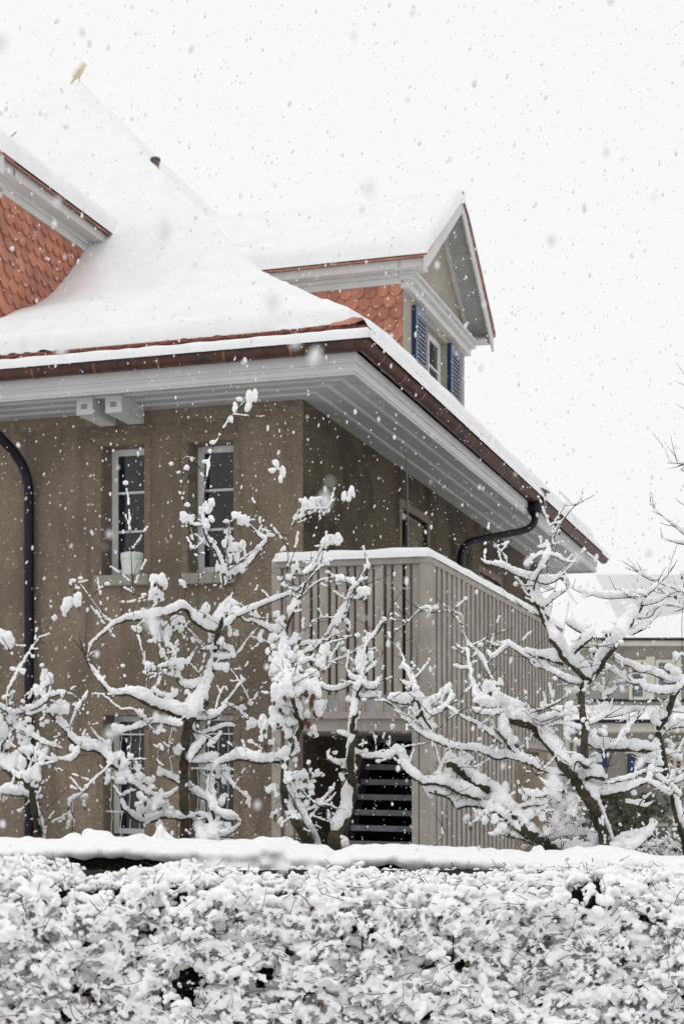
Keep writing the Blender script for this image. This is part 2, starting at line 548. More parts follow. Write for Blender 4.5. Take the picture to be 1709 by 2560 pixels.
# rolled front rim
gut.tube([H(HA + .9, c - GR, GZ), H(c - GR, c - GR, GZ), H(c - GR, HB + 1.0, GZ)], .011, 8)
gut.poly([H(c + GR * math.cos(math.pi * k / 9), HB + 1.0, GZ - GR * math.sin(math.pi * k / 9)) for k in range(10)])
gutter = gut.build("gutter", M_COPPER, house, smooth=True)
m = MB()
def joint(a, b, na, nb):
    rows = []
    for du in (-.013, .013):
        row = []
        for k in range(12):
            an = math.pi * k / 11
            row.append(H(a + na * (GR + .006) * math.cos(an) + (du if na == 0 else 0),
                         b + nb * (GR + .006) * math.cos(an) + (du if nb == 0 else 0), GZ - (GR + .006) * math.sin(an)))
        rows.append(row)
    m.grid(rows)
for a in (-.25, .42, 1.1, 1.78, 2.46, 3.12, 3.8):
    m = MB(); joint(a, c, 0, -1); m.build("gutter_joint", M_JOINT, gutter)
for k in range(19):
    m = MB(); joint(c, -.5 + .68 * k, -1, 0); m.build("gutter_joint", M_JOINT, gutter)
# snow lying in the gutter
rows = []
def gsnow(path_pts, perp):
    out = []
    for i, (a, b, na, nb) in enumerate(path_pts):
        row = []
        w = .10; h = .128 + .014 * noise.noise(Vector((a * 6, b * 6, 3)))
        lean = .012
        for k in range(13):
            an = math.pi * k / 12
            q = math.copysign(abs(math.cos(an)) ** .7, math.cos(an)) * (w + .006 * noise.noise(Vector((a * 14, b * 14, k))))
            row.append(H(a + na * (q + lean), b + nb * (q + lean), GZ + .004 + h * math.sin(an) ** .6 * (1 - .12 * (math.cos(an) > 0))))
        out.append(row)
    return out
pp = [(HA + .9 - i * .05, c, 0, -1) for i in range(int((HA + .9 - c) / .05))] + [(c, c, -1, -1)] + [(c, c + .05 + i * .05, -1, 0) for i in range(int((HB + .95 - c) / .05))]
MB().grid(gsnow(pp, 0)).build("gutter_snow", M_SNOWR, gutter, smooth=True)

# ------------------------------------------------------------------ main roof and its snow
PS = [-.92, -.33, .745, 1.17, 2.147, 3.256, 6.2]
PZ = [5.85, 6.13, 6.84, 7.24, 8.23, 9.29, 12.36]
def prof(s):
    s = min(max(s, PS[0]), PS[-1])
    # smooth interpolation: average of a few nearby samples rounds the kinks
    return sum(float(np.interp(s + d, PS, PZ)) for d in (-.16, -.08, 0, .08, .16)) / 5 if s > -.6 else float(np.interp(s, PS, PZ))
AE, BE = HA + .92, HB + .92
def roof_s(a, b):
    sa = min(a, HA - a); sb = min(b, HB - b)
    return sa, sb
def ramp(x, e0, e1):
    t = min(max((x - e0) / (e1 - e0), 0), 1)
    return t * t * (3 - 2 * t)
def dip(a, b):
    # the slopes sag between the hips, which gives the roof its bell-cast sweep
    sa, sb = roof_s(a, b); s = min(sa, sb)
    return .2 * ramp(s, .15, 1.3) * (1 - ramp(s, 2.6, 4.8)) * ramp(abs(sa - sb), .15, 1.5)
def roof_z(a, b):
    return prof(min(*roof_s(a, b))) - dip(a, b)
xs = [-.92 + .4 * i for i in range(33)] + [AE]
ys = [-.92 + .4 * i for i in range(31)] + [BE]
xs = [x for x in xs if x <= AE]; ys = [y for y in ys if y <= BE]
m = MB().grid([[H(a, b, roof_z(a, b) - .03) for a in xs] for b in ys])
m.build("roof", M_TILED, house)
# bottom tile course along the two visible eaves, each tile end rounded
m = MB()
def tile_course(n0, n1, step, fn):
    k = 0
    u = n0
    while u < n1:
        pts = []
        for (du, dv) in ((-.08, .12), (-.08, .0), (-.06, -.03), (-.025, -.05), (.025, -.05), (.06, -.03), (.08, 0), (.08, .12)):
            pts.append((u + du, dv))
        n = len(m.v)
        for th in (0, .018):
            m.v += [fn(p[0], p[1] - .915, 5.845 + (p[1]) * .55 + th) for p in pts]
        kk = len(pts)
        m.f.append(tuple(range(n, n + kk))); m.f.append(tuple(range(n + 2 * kk - 1, n + kk - 1, -1)))
        for i in range(kk):
            j = (i + 1) % kk
            m.f.append((n + i, n + j, n + kk + j, n + kk + i))
        u += step
tile_course(-.67, 6.0, .17, lambda u, s, z: H(u, s, z))
tile_course(-.67, HB + .9, .17, lambda u, s, z: H(s, u, z))
m.hbox(-.95, 6, -.93, -.80, 5.80, 5.845); m.hbox(-.93, -.80, -.80, HB + .9, 5.80, 5.845)
m.build("eave_tile", M_TILED, house)
cs = [-.955, -.93, -.86, -.8, -.74, -.68, -.62]
MB().grid([[H(a, b, roof_z(max(a, -.92), max(b, -.92)) + .03 + .03 * math.exp(-((a - b) / .08) ** 2) - (.03 if min(a, b) < -.94 else 0)) for a in cs] for b in cs]).build("hip_tile", M_TILE, house, smooth=True)

def sm(x, e0, e1):
    t = min(max((x - e0) / (e1 - e0), 0), 1)
    return t * t * (3 - 2 * t)
edge = [0, .006, .016, .03, .05, .075, .10, .14, .19, .26, .34]
xs = [-.905 + e for e in edge]
x = xs[-1]
while x < 4.6: x += .0425; xs.append(x)
while x < HA + .6: x += .3; xs.append(x)
xs = [x for x in xs if x < HA + .5] + [HA + .905 - e for e in reversed(edge)]
ys = [-.905 + e for e in edge]
y = ys[-1]
while y < HB + .5: y += .0567; ys.append(y)
ys = [y for y in ys if y < HB + .5] + [HB + .905 - e for e in reversed(edge)]
T = .195
def snow_top(a, b):
    sa, sb = roof_s(a, b)
    s = min(sa, sb); dd = abs(sa - sb)
    e = s + .905 - .10 * math.exp(-(((sa + .9) ** 2 + (sb + .9) ** 2) / .25))
    e = max(e, 0)
    rnd = max(0, 1 - (1 - min(e / .10, 1)) ** 3) ** .55
    u = a if sb < sa else b
    lift = -.006 + max(0, math.cos(2 * math.pi * (u + .84) / .17) - .55) * .055 * (1 - min(e / .05, 1)) + .012
    if e < .05: lift += .012 * noise.noise(Vector((a * 9, b * 9, 1)))
    z = prof(s) - dip(a, b) + lift + T * rnd
    z -= .10 * math.exp(-(dd / .35) ** 2) * (1 - sm(e, 0, .5)) * .6
    z += .045 * math.exp(-((dd - .0) / .13) ** 2) * sm(s, -.2, .4) - .05 * math.exp(-((dd) / .5) ** 2) * sm(s, -.2, .4)
    z += .03 * noise.noise(Vector((a * .9, b * .9, 0))) + .012 * noise.noise(Vector((a * 4, b * 4, 5)))
    if sb < sa:
        wob = .03 * noise.noise(Vector((a * 1.7, 0, 2)))
        z -= .07 * (1 - sm(b, -.27 + wob, -.235 + wob)) * sm(a, .25, .6) * sm(b, -.75, -.5)
    return z
rows = []
for b in ys:
    rows.append([H(a, b, snow_top(a, b)) for a in xs])
m = MB().grid(rows)
m.build("roof_snow", M_SNOWR, house, smooth=True)

# white ventilation boxes under the front eave
for a0, a1 in ((1.975, 2.155), (1.655, 1.835)):
    bx = MB().hbox(a0, a1, -.66, -.17, ZS - .175, ZS - .003).build("soffit_box", M_WHITE, house, bevel=.004)
    v = MB()
    for k in range(4):
        v.hbox(a0 + .06, a1 - .055, -.664, -.66, ZS - .12 + k * .013, ZS - .113 + k * .013)
    v.build("vent_plate", M_STEEL, bx)

# downpipes
def downpipe(path, r, hopper=None):
    m = MB()
    m.tube(path, r, 12)
    if hopper:
        m.tube([hopper[0], hopper[1], hopper[2], hopper[3]], [r * 1.15, r * 1.9, r * 2.0, r * 1.7], 12)
    return m
def arc(p0, p1, p2, n=6, k=.35):
    """round the corner p1 of a path."""
    p0, p1, p2 = Vector(p0), Vector(p1), Vector(p2)
    a = p1 + (p0 - p1).normalized() * min(k, (p0 - p1).length * .5)
    b = p1 + (p2 - p1).normalized() * min(k, (p2 - p1).length * .5)
    return [tuple((a.lerp(p1, t)).lerp(p1.lerp(b, t), t)) for t in [i / n for i in range(n + 1)]]
p = [H(3.3, -GO, GZ - .06), H(3.3, -.9, 5.48), H(3.03, -.09, 4.93), H(3.03, -.09, -.4)]
path = [p[0]] + arc(p[0], p[1], p[2], k=.15) + arc(p[1], p[2], p[3], k=.3) + [H(3.03, -.09, 3.2), H(3.03, -.09, 1.5), p[3]]
m = downpipe(path, .05)
for zz in (3.45, 1.9):
    m.tube([H(3.03, -.09, zz - .02), H(3.03, -.09, zz + .02)], .056, 12)
m.build("downpipe", M_PIPE, house, smooth=True)
ub = 6.55
p = [H(-GO, ub, GZ - .16), H(-GO, ub, 5.26), H(-.09, 5.72, 4.96), H(-.09, 5.72, -.4)]
path = [p[0]] + arc(p[0], p[1], p[2], k=.28) + arc(p[1], p[2], p[3], k=.25) + [H(-.09, 5.72, 3.5), p[3]]
m = downpipe(path, .05, (H(-GO, ub, 5.43), H(-GO, ub, 5.5), H(-GO, ub, 5.58), H(-GO, ub, 5.62)))
m.build("downpipe", M_PIPE, house, smooth=True)
# little overflow hood standing on the gutter above the side downpipe
m = MB().hbox(-GO - .11, -GO - .08, ub + .1, ub + .24, GZ - .2, GZ + .1)
m.prism([H(-GO - .17, ub + .08, GZ + .1), H(-GO - .02, ub + .08, GZ + .1), H(-GO - .08, ub + .08, GZ + .15)], [q - p_ for q, p_ in zip(H(0, .16, 0), H(0, 0, 0))])
m.build("gutter_hood", M_STEEL, house)

# vent pipe behind the hip
m = MB().tube([H(3.3, 3.42, 9.0), H(3.3, 3.42, 9.58)], [.05, .055], 14)
m.tube([H(3.3, 3.42, 9.58), H(3.3, 3.42, 9.61), H(3.3, 3.42, 9.62)], [.066, .066, .05], 14)
m.build("vent_pipe", M_VENT, house, smooth=False)
# little bent wire on the left dormer roof side
def dormer(mapf, uf, o, vc, w, p_, ze, zap, uback, uroof, has_front=True):
    """gabled dormer: u runs from its front into the roof, v across, z up."""
    d = MB()
    x = lambda u, v, z: mapf(u, v, z)
    root = MB()
    zt = ze - .15
    # front wall with a window opening, gable triangle
    wo = (vc - .56, vc + .56)
    zb, zh = zt - 2.2, zt - .16
    fr = wall('D', vc - w, vc + w, zb, zt, [(wo[0], wo[1], zb + .5, zh)], .16, lambda u, dd, z: x(uf + dd, u, z))
    fr.poly([x(uf, vc - w, zt), x(uf, vc + w, zt), x(uf, vc + w, ze + .08), x(uf, vc, zap - .05), x(uf, vc - w, ze + .08)])
    body = fr.build("dormer", M_DORMER, house)
    win_frame(body, wo[0], wo[1], zb + .5, zh, uf + .09, lambda u, dd, z: x(dd, u, z), 4, mullion=[vc])
    # tiled cheeks
    for sgn in (-1, 1):
        t = MB()
        v0 = vc + sgn * w
        t.poly([x(uf + .004, v0, zb), x(uback, v0, zb), x(uback, v0, zt), x(uf + .004, v0, zt)])
        tw, rh = .165, .142
        row = 0
        z = zt + .01
        while z > zb:
            u = uf + .004 + tw * (.5 if row % 2 == 0 else 1.0)
            first = True
            while u < uback:
                l, r = max(u - tw / 2 + .002, uf + .004), u + tw / 2 - .002
                jt = rng.uniform(-.003, .003)
                q = [(l, z + .05, .004), (l, z - rh * .62, .02), (l + tw * .28, z - rh - .008, .03), (r - tw * .28, z - rh - .008 + jt, .03), (r, z - rh * .62, .02), (r, z + .05, .004)]
                if z + .05 > zt: q[0] = (l, zt, .004); q[-1] = (r, zt, .004)
                n = len(t.v)
                for off in (0, -.013):
                    t.v += [x(a_, v0 + sgn * (b3 + off + .002), c_) for a_, c_, b3 in q]
                k = 6
                t.f.append(tuple(range(n, n + k)))
                for i in range(k):
                    j = (i + 1) % k
                    t.f.append((n + i, n + j, n + k + j, n + k + i))
                u += tw
            z -= rh; row += 1
        t.build("tile_cheek", M_TILE, body)
    # cornice along the cheeks and across the front
    cn = MB()
    for sgn in (-1, 1):
        v0 = vc + sgn * w
        def vb(a, b): return (min(v0 + sgn * a, v0 + sgn * b), max(v0 + sgn * a, v0 + sgn * b))
        cn.hbox(uf - .03, uback, *vb(-.02, .03), zt, zt + .08, x)
        cn.hbox(uf - .05, uback, *vb(-.02, .055), zt + .08, ze - .02, x)
        cn.hbox(uf - o + .03, uroof, *vb(-.05, p_ + .06), ze - .02, ze + .015, x)
        cn.hbox(uf - o, uroof, *vb(p_ + .06, p_ + .10), ze - .02, ze + .10, x)
    cn.hbox(uf - .09, uf + .02, vc - w - .03, vc + w + .03, zt - .06, zt + .04, x)
    cn.hbox(uf - .15, uf + .02, vc - w - .06, vc + w + .06, zt + .04, zt + .10, x)
    cn.hbox(uf - .20, uf + .02, vc - w - .09, vc + w + .09, zt + .10, zt + .13, x)
    cn.build("cornice", M_WHITE, body, bevel=.006)
    # gable roof: painted boarding below, tiles above, bargeboards
    ve = w + p_ + .10
    zr = zap + .0
    sl = (zr - (ze + .10)) / ve
    rf, br, tl = MB(), MB(), MB()
    for sgn in (-1, 1):
        def pt(u, f, dz): return x(u, vc + sgn * ve * (1 - f), ze + .10 + sl * ve * f + dz)
        rf.hexa([pt(uf - o, 0, -.02), pt(uroof, 0, -.02), pt(uroof, 1, -.02), pt(uf - o, 1, -.02),
                 pt(uf - o, 0, .03), pt(uroof, 0, .03), pt(uroof, 1, .03), pt(uf - o, 1, .03)])
        for k in (.3, .62):
            rf.hexa([pt(uf - o, k, -.034), pt(uf, k, -.034), pt(uf, k + .025, -.034), pt(uf - o, k + .025, -.034),
                     pt(uf - o, k, -.021), pt(uf, k, -.021), pt(uf, k + .025, -.021), pt(uf - o, k + .025, -.021)])
        # bargeboard
        br.hexa([pt(uf - o - .03, -.03, -.17), pt(uf - o, -.03, -.17), pt(uf - o, 1, -.17), pt(uf - o - .03, 1, -.17),
                 pt(uf - o - .03, -.03, .03), pt(uf - o, -.03, .03), pt(uf - o, 1, .03), pt(uf - o - .03, 1, .03)])
        br.hexa([pt(uf - .05, 0, -.13), pt(uf + .0, 0, -.13), pt(uf, 1, -.13), pt(uf - .05, 1, -.13),
                 pt(uf - .05, 0, -.02), pt(uf, 0, -.02), pt(uf, 1, -.02), pt(uf - .05, 1, -.02)])
        # verge tiles stepping up the slope
        nt = 13
        for k in range(nt):
            f0, f1 = k / nt - .03, (k + 1.1) / nt - .03
            f1 = min(f1, 1)
            d0, d1 = .045, .028
            tl.hexa([pt(uf - o - .045, f0, .031), pt(uf - o + .2, f0, .031), pt(uf - o + .2, f1, .031), pt(uf - o - .045, f1, .031),
                     pt(uf - o - .045, f0, .031 + d0), pt(uf - o + .2, f0, .031 + d0), pt(uf - o + .2, f1, .031 + d1), pt(uf - o - .045, f1, .031 + d1)])
        # eave tile line
        tl.hexa([pt(uf - o, -.035, .02), pt(uroof, -.035, .02), pt(uroof, .1, .02), pt(uf - o, .1, .02),
                 pt(uf - o, -.035, .038), pt(uroof, -.035, .038), pt(uroof, .1, .05), pt(uf - o, .1, .05)])
    rf.build("dormer_roof", M_SOFFIT, body)
    br.build("bargeboard", M_WHITE, body, bevel=.004)
    # ridge tile end
    tl.hexa([x(uf - o - .045, vc - .075, zr + .0), x(uf - o + .3, vc - .075, zr + .0), x(uf - o + .3, vc + .075, zr), x(uf - o - .045, vc + .075, zr),
             x(uf - o - .045, vc - .03, zr + .10), x(uf - o + .3, vc - .03, zr + .10), x(uf - o + .3, vc + .03, zr + .10), x(uf - o - .045, vc + .03, zr + .10)])
    tl.build("verge_tile", M_TILE, body)
    # snow on both slopes: across the ridge, rounded at eaves and gable end
    rows = []
    us = [uf - o - .06 + e for e in (0, .01, .03, .06, .1, .15, .22)]
    u = us[-1]
    while u < uroof + 1.2: u += .09; us.append(u)
    fs = [0, .008, .02, .04, .07, .11] + [.11 + .0445 * k for k in range(1, 21)]
    side = [(-1, f) for f in fs] + [(1, f) for f in reversed(fs[:-1])]
    for ui, u in enumerate(us):
        row = []
        eu = u - (uf - o - .06)
        ru = math.sqrt(max(0, 1 - (1 - min(eu / .12, 1)) ** 2))
        for sgn, f in side:
            ee = f * ve * 1.25
            re = math.sqrt(max(0, 1 - (1 - min((ee + .0) / .16, 1)) ** 2))
            v = vc + sgn * (ve + .065) * (1 - f)
            if f >= .98: v = vc
            th = .185 * min(ru, 1) ** .7 * re ** .6
            th *= 1 + .12 * noise.noise(Vector((u * 2.2, v * 2.2, 9)))
            base = ze + .10 + sl * ve * f + .04 - .03 * (f < .01)
            step = -.03 * (1 - sm(f, .26, .30)) * sm(f, .1, .2) * sm(u, uf + .3, uf + .8)
            base -= .07 * sm(f, .8, 1.0) * sm(f, .8, 1)
            row.append(x(u, v, base + th + step + (.008 * noise.noise(Vector((u * 9, v * 9, 4))) if th > .02 else 0)))
        rows.append(row)
    # close the gable end down to the tiles
    rows.insert(0, [tuple(np.array(q) - np.array((0, 0, .015))) for q in rows[0]])
    MB().grid(rows).build("dormer_snow", M_SNOWR, body, smooth=True)
    # louvred shutters folded back on the front wall
    for v0, v1 in ((vc - 1.12, vc - .57), (vc + .57, vc + 1.12)):
        s = MB()
        z0, z1 = zb + .45, zh + .02
        s.hbox(uf - .06, uf - .006, v0, v0 + .012, z0, z1, x); s.hbox(uf - .06, uf - .006, v1 - .012, v1, z0, z1, x)
        sh = s.build("shutter", M_BLUE, body)
        s = MB()
        for q0, q1 in ((v0 + .012, v0 + .075), (v1 - .075, v1 - .012)):
            s.hbox(uf - .058, uf - .01, q0, q1, z0, z1, x)
        for q0, q1 in ((z0, z0 + .09), (z1 - .1, z1), ((z0 + z1) / 2 - .04, (z0 + z1) / 2 + .04)):
            s.hbox(uf - .058, uf - .01, v0 + .075, v1 - .075, q0, q1, x)
        zz = z0 + .1
        while zz < z1 - .11:
            s.hexa([x(uf - .054, v0 + .075, zz), x(uf - .046, v0 + .075, zz), x(uf - .046, v1 - .075, zz), x(uf - .054, v1 - .075, zz),
                    x(uf - .044, v0 + .075, zz + .034), x(uf - .036, v0 + .075, zz + .034), x(uf - .036, v1 - .075, zz + .034), x(uf - .044, v1 - .075, zz + .034)])
            zz += .055
        s.build("louvre", M_BLUEF, sh)
        MB().hbox(uf - .013, uf - .007, v0 + .02, v1 - .02, z0 + .02, z1 - .02, x).build("shutter_back", M_BLUE, sh)
    return body

dormer(lambda u, v, z: H(u, v, z), .2, .34, 5.53, 1.507, .1, 8.067, 9.49, 2.9, 3.6)
dormer(lambda u, v, z: H(v, u, z), .0, .30, 4.957, 1.507, .1, 8.05, 9.55, 2.3, 2.75)
MB().tube([H(5.93, 4.21, 10.2), H(5.93, 4.21, 10.42), H(5.88, 4.21, 10.55), H(5.8, 4.21, 10.6)], .007, 5).build("roof_wire", M_COPPER, house)

# birdlike clay figure on the roof apex, dusted with snow
def bird_at(base):
    r = empty("bird_figure", base, "pale birdlike clay figure on the roof apex, dusted with snow, beak to the right", "bird_figure")
    bx, by, bz = base
    bl = []
    for t, rr, dx, dz in [(0, .03, -.055, .05), (.15, .045, -.03, .085), (.3, .052, -.005, .12), (.5, .052, .02, .155), (.7, .044, .045, .195), (.85, .036, .06, .225), (1, .034, .072, .245)]:
        bl.append(ball((bx + dx, by, bz + dz), rr, rr * .8, rr))
    for k in range(6):   # tail
        bl.append(ball((bx - .06 - .016 * k, by, bz + .045 - .022 * k), .02 - .0015 * k, .026, .014))
    bl.append(ball((bx + .105, by, bz + .235), .018, .01, .009)); bl.append(ball((bx + .122, by, bz + .227), .01, .006, .006))
    for s in (-1, 1):
        for k in range(5):
            bl.append(ball((bx + .012 - .002 * k, by + s * .022, bz + .085 - .024 * k), .009, .009, .016))
        bl.append(ball((bx + .02, by + s * .022, bz - .02), .028, .012, .008))
    me = blob_mesh("bird_body", bl, .006, sub=2, origin=base)
    link("bird_body", me, M_BIRD, r, True, 0, Vector(base))
    sn = [ball((bx + dx - .016, by, bz + dz + .02), rr * 1.02, rr * .95, rr) for rr, dx, dz in
          [(.034, -.07, .075), (.042, -.05, .105), (.047, -.025, .14), (.048, .0, .175), (.042, .03, .215), (.034, .055, .25), (.03, .066, .262)]]
    me = blob_mesh("snow_cap", sn, .006, sub=2, origin=base)
    link("snow_cap", me, M_SNOW, r, True, 0, Vector(base))
bird_at(tuple(np.array(H(5.55, 5.75, 0)) + np.array((0, 0, 0))) if False else H(5.62, 5.62, 11.90))

# ------------------------------------------------------------------ bucket on the left upper sill
bl = H(1.872, -.0, 3.782)
bk = empty("bucket", bl, "white plastic bucket standing on the left upper window sill", "bucket")
m = MB().lathe(bl, [(.098, 0), (.105, .004), (.119, .165), (.122, .17), (.122, .22), (.11, .225)], 28)
m.build("bucket_body", M_BUCKET, bk, smooth=True, bevel=0)
MB().lathe((bl[0], bl[1], bl[2] + .148), [(.1175, 0), (.1225, 0.002), (.1235, .018), (.118, .02)], 28).build("bucket_rim", M_LABEL, bk, smooth=True)
lab = [[(bl[0] + r_ * math.cos(an), bl[1] + r_ * math.sin(an), bl[2] + zz) for an in [math.radians(-70 + 5 * k) for k in range(9)]] for zz, r_ in ((.172, .1236), (.2, .1236))]
MB().grid(lab).build("paper_label", mat("faded_green_label", (.45, .68, .5), (.62, .76, .64), scale=40, rough=.6), bk)
bs = [ball((bl[0] + .09 * math.cos(an) * q, bl[1] + .09 * math.sin(an) * q, bl[2] + .224), .03, .03, .012) for an in np.linspace(0, 6.28, 12) for q in (.4, .9)]
link("snow_cap", blob_mesh("snow_cap", bs, .006, origin=bl), M_SNOW, bk, True, 0, Vector(bl))
# ------------------------------------------------------------------ balcony with slatted screens
BA, BF, BB = -1.544, -.835, 5.42
balc = empty("balcony", H(-.75, 2, -.45), "taupe timber balcony with vertical slat screens and snow on its rail", "balcony")
RZ0, RZ1 = 3.672, 3.735
m = MB()
m.hbox(BA, 0.0, BF, BF + .09, RZ0, RZ1); m.hbox(BA, BA + .09, BF + .09, BB, RZ0, RZ1)
m.build("handrail", M_WOOD, balc, bevel=.006)
m = MB()
for a0, a1 in ((BA, BA + .105), (-.09, 0)):
    p_ = MB().hbox(a0, a1, BF + .004, BF + .085, -.6, RZ0).build("corner_post", M_WOOD, balc, bevel=.004)
MB().hbox(-1.43, -1.366, BF + .01, BF + .07, -.6, 2.272).build("stair_post", M_WOOD, balc, bevel=.004)
MB().hbox(-.205, -.125, BF + .03, BF + .08, -.6, 2.272).build("stair_post", M_WOOD, balc, bevel=.004)
# floor with edge boards
m = MB().hbox(BA + .03, -.002, BF + .05, BB - .02, 2.15, 2.27)
m.build("floor", M_WOOD, balc)
m = MB().hbox(BA + .105, -.09, BF + .002, BF + .045, 2.262, 2.325)
m.build("bottom_rail", M_WOOD, balc, bevel=.004)
def slats(fn, u0, u1, z0, z1f, m):
    u = u0
    k = 0
    while u < u1:
        w = .080 if k % 2 == 0 else .044
        d0, d1 = (.0, .03) if k % 2 == 0 else (.014, .04)
        jz = rng.uniform(-.003, .003)
        e = min(u + w, u1)
        z0_, z1_ = z1f((u + e) / 2)
        if k % 2 and z0_ > 2.3: z0_ += .17
        p = [fn(u, d0, z0_ + jz), fn(e, d0, z0_ + jz), fn(e, d1, z0_ + jz), fn(u, d1, z0_ + jz), fn(u, d0, z1_), fn(e, d0, z1_), fn(e, d1, z1_), fn(u, d1, z1_)]
        m.hexa(p)
        u = e + .028
        k += 1
m = MB()
slats(lambda u, d, z: H(-u, BF + .03 + d, z), .1075, 1.435, 0, lambda u: (2.31, RZ0), m)
m.build("slat_screen", M_WOOD, balc, bevel=.003)
m = MB()
slats(lambda u, d, z: H(BA + .008 + d, u, z), BF + .10, BB, 0, lambda u: ((-.6 if u < 2.66 else 2.21), RZ0), m)
m.build("slat_screen", M_WOOD, balc, bevel=.003)
m = MB().hbox(BA + .05, BA + .09, BF + .1, BB, 3.45, 3.53).hbox(BA + .05, BA + .09, BF + .1, BB, 2.3, 2.4)
m.hbox(BA + .11, -.1, BF + .075, BF + .11, 3.5, 3.57)
m.build("inner_rail", M_WOOD, balc)
# added near-black backing that keeps the gaps between the treads dark
m = MB().hbox(BA + .06, -.5, 1.5, 1.56, -.6, 2.149).build("added_backing", M_DARK, balc)
MB().hbox(-.5, -.002, 3.3, 3.36, -.6, 2.149).build("added_backing", M_DARK, balc)
# snow on the rail and heaped on the balcony floor
def cap_snow(path, wid, hgt, z, seed, step=.05, ends=True):
    """snow ridge lying along a rail: path of (a, b) points, rounded section."""
    P = []
    for i in range(len(path) - 1):
        (a0, b0), (a1, b1) = path[i], path[i + 1]
        L = math.hypot(a1 - a0, b1 - b0); n = max(2, int(L / step))
        for k in range(n):
            t = k / n
            P.append((a0 + (a1 - a0) * t, b0 + (b1 - b0) * t))
    P.append(path[-1])
    rows = []
    N = len(P)
    for i, (a, b) in enumerate(P):
        t = Vector((P[min(i + 2, N - 1)][0] - P[max(i - 2, 0)][0], P[min(i + 2, N - 1)][1] - P[max(i - 2, 0)][1]))
        t.normalize()
        nx, ny = -t.y, t.x
        e = min(i, N - 1 - i) * step
        k = math.sqrt(max(0.02, 1 - (1 - min(e / .08, 1)) ** 2)) if ends else 1
        h = hgt * (1 + .16 * noise.noise(Vector((a * 3, b * 3, seed)))) * k
        w = wid * (1 + .07 * noise.noise(Vector((a * 7, b * 7, seed + 3)))) * (.6 + .4 * k)
        row = []
        for j in range(13):
            an = math.pi * j / 12
            q = math.copysign(abs(math.cos(an)) ** .75, math.cos(an)) * w
            row.append(H(a + nx * q, b + ny * q, z - .006 + h * math.sin(an) ** .65))
        rows.append(row)
    return rows
MB().grid(cap_snow([(.0, BF + .045), (BA + .05, BF + .045), (BA + .045, BB)], .062, .092, RZ1, 4)).build("rail_snow", M_SNOWR, balc, smooth=True)
bl = []
for k in range(260):
    a, b = rng.uniform(BA + .3, -.2), rng.uniform(BF + .36, BB - .25)
    e = min(a - BA, b - BF, 1)
    r = rng.uniform(.10, .2)
    bl.append(ball(H(a, b, 2.27 + .04 * rng.random()), r, r, .10 + .10 * noise.noise(Vector((a * 2, b * 2, 8)))))
for k in range(60):
    bl.append(ball(H(BA + .16 + 1.3 * k / 60, BF + .19, 2.33), .05, .05, .20 + .05 * noise.noise(Vector((k * .25, 3, 3)))))
link("floor_snow", blob_mesh("floor_snow", bl, .025, origin=world_loc(balc)), M_SNOWR, balc, True, 0, world_loc(balc))

# ------------------------------------------------------------------ open steel stair below the balcony
st = empty("staircase", H(-1, 0, -.45), "grey steel open-tread staircase climbing under the balcony", "staircase")
nst = 18
def stp(k): return (-.42 + .107 * (k - 8), 1.125 + .1475 * (k - 8))
for k in range(nst):
    b, z = stp(k)
    if z > 2.2: break
    t = MB()
    t.hbox(-1.36, -.60, b, b + .18, z - .04, z)
    t.hbox(-1.36, -.60, b - .006, b, z - .052, z + .003)
    t.build("tread", M_STEEL, st, bevel=.003)
    if 3 < k < 16:
        rows = [[H(-.62 - .74 * i / 24, b + .02 + .15 * j / 5, z + .002 + (.014 * max(0, noise.noise(Vector((i * .3, j * .4, k)))+.2) if 0 < i < 24 and 0 < j < 5 else 0)) for i in range(25)] for j in range(6)]
for a0, a1 in ((-.60, -.585), (-1.40, -1.375)):
    b0, z0 = stp(0); b1, z1 = stp(15.2)
    m = MB().hexa([H(a0, b0 - .05, z0 - .14), H(a1, b0 - .05, z0 - .14), H(a1, b0 + .22, z0 - .14), H(a0, b0 + .22, z0 - .14),
                   H(a0, b1 - .05, z1 + .06), H(a1, b1 - .05, z1 + .06), H(a1, b1 + .22, z1 + .06), H(a0, b1 + .22, z1 + .06)])
    m.build("stringer", M_STEELD, st)
b0, z0 = stp(-4); b1, z1 = stp(15.2)
MB().prism([H(-.585, b0, -.5), H(-.585, 1.48, -.5), H(-.585, 1.48, 2.1), H(-.585, b1, 2.1), H(-.585, b0, z0)], tuple(np.array(H(-.555, 0, 0)) - np.array(H(-.585, 0, 0)))).build("added_side_panel", M_DARK, st)  # added dark panel, hides the side wall seen through the treads
for a in (-.99, -1.13, -1.25):
    MB().hbox(a - .022, a + .022, 1.0, 1.06, -.6, 2.148).build("support_post", M_WOOD, st)

# ------------------------------------------------------------------ thin bent rod standing on the balcony
p0 = H(-.7, 1.24, 2.28)
rod = MB().tube([p0, H(-.7, 1.27, 3.6), H(-.7, 1.265, 4.4), H(-.7, 1.235, 4.8), H(-.7, 1.205, 5.2)], [.012, .011, .009, .008, .007], 7)
tag(rod.build("rod", M_STEEL), "thin bent grey rod rising from the balcony floor towards the eave", "rod")

# ------------------------------------------------------------------ neighbouring house far behind on the right
Y2 = 45.0
def Q(px, py, dy=0): return W(px, py, Y2 + dy)
def X2(px): return (px - CX) / F * Y2
def Z2(py): return ZC + (YH - py) / F * Y2
h2 = empty("neighbour_house", (X2(1600), Y2 + 4, -.45), "greige neighbour house far behind on the right with snowy roof and porch", "house")
xl, xr = X2(1474), X2(1474) + 13
zt2, zm2 = Z2(1616), Z2(1755)
m = MB().box(xl, xr, Y2, Y2 + 9, -.45, zt2)
m.box(X2(1425), xl, Y2 + .6, Y2 + 9, -.45, Z2(1812))
m.build("wall", M_WALL2, h2)
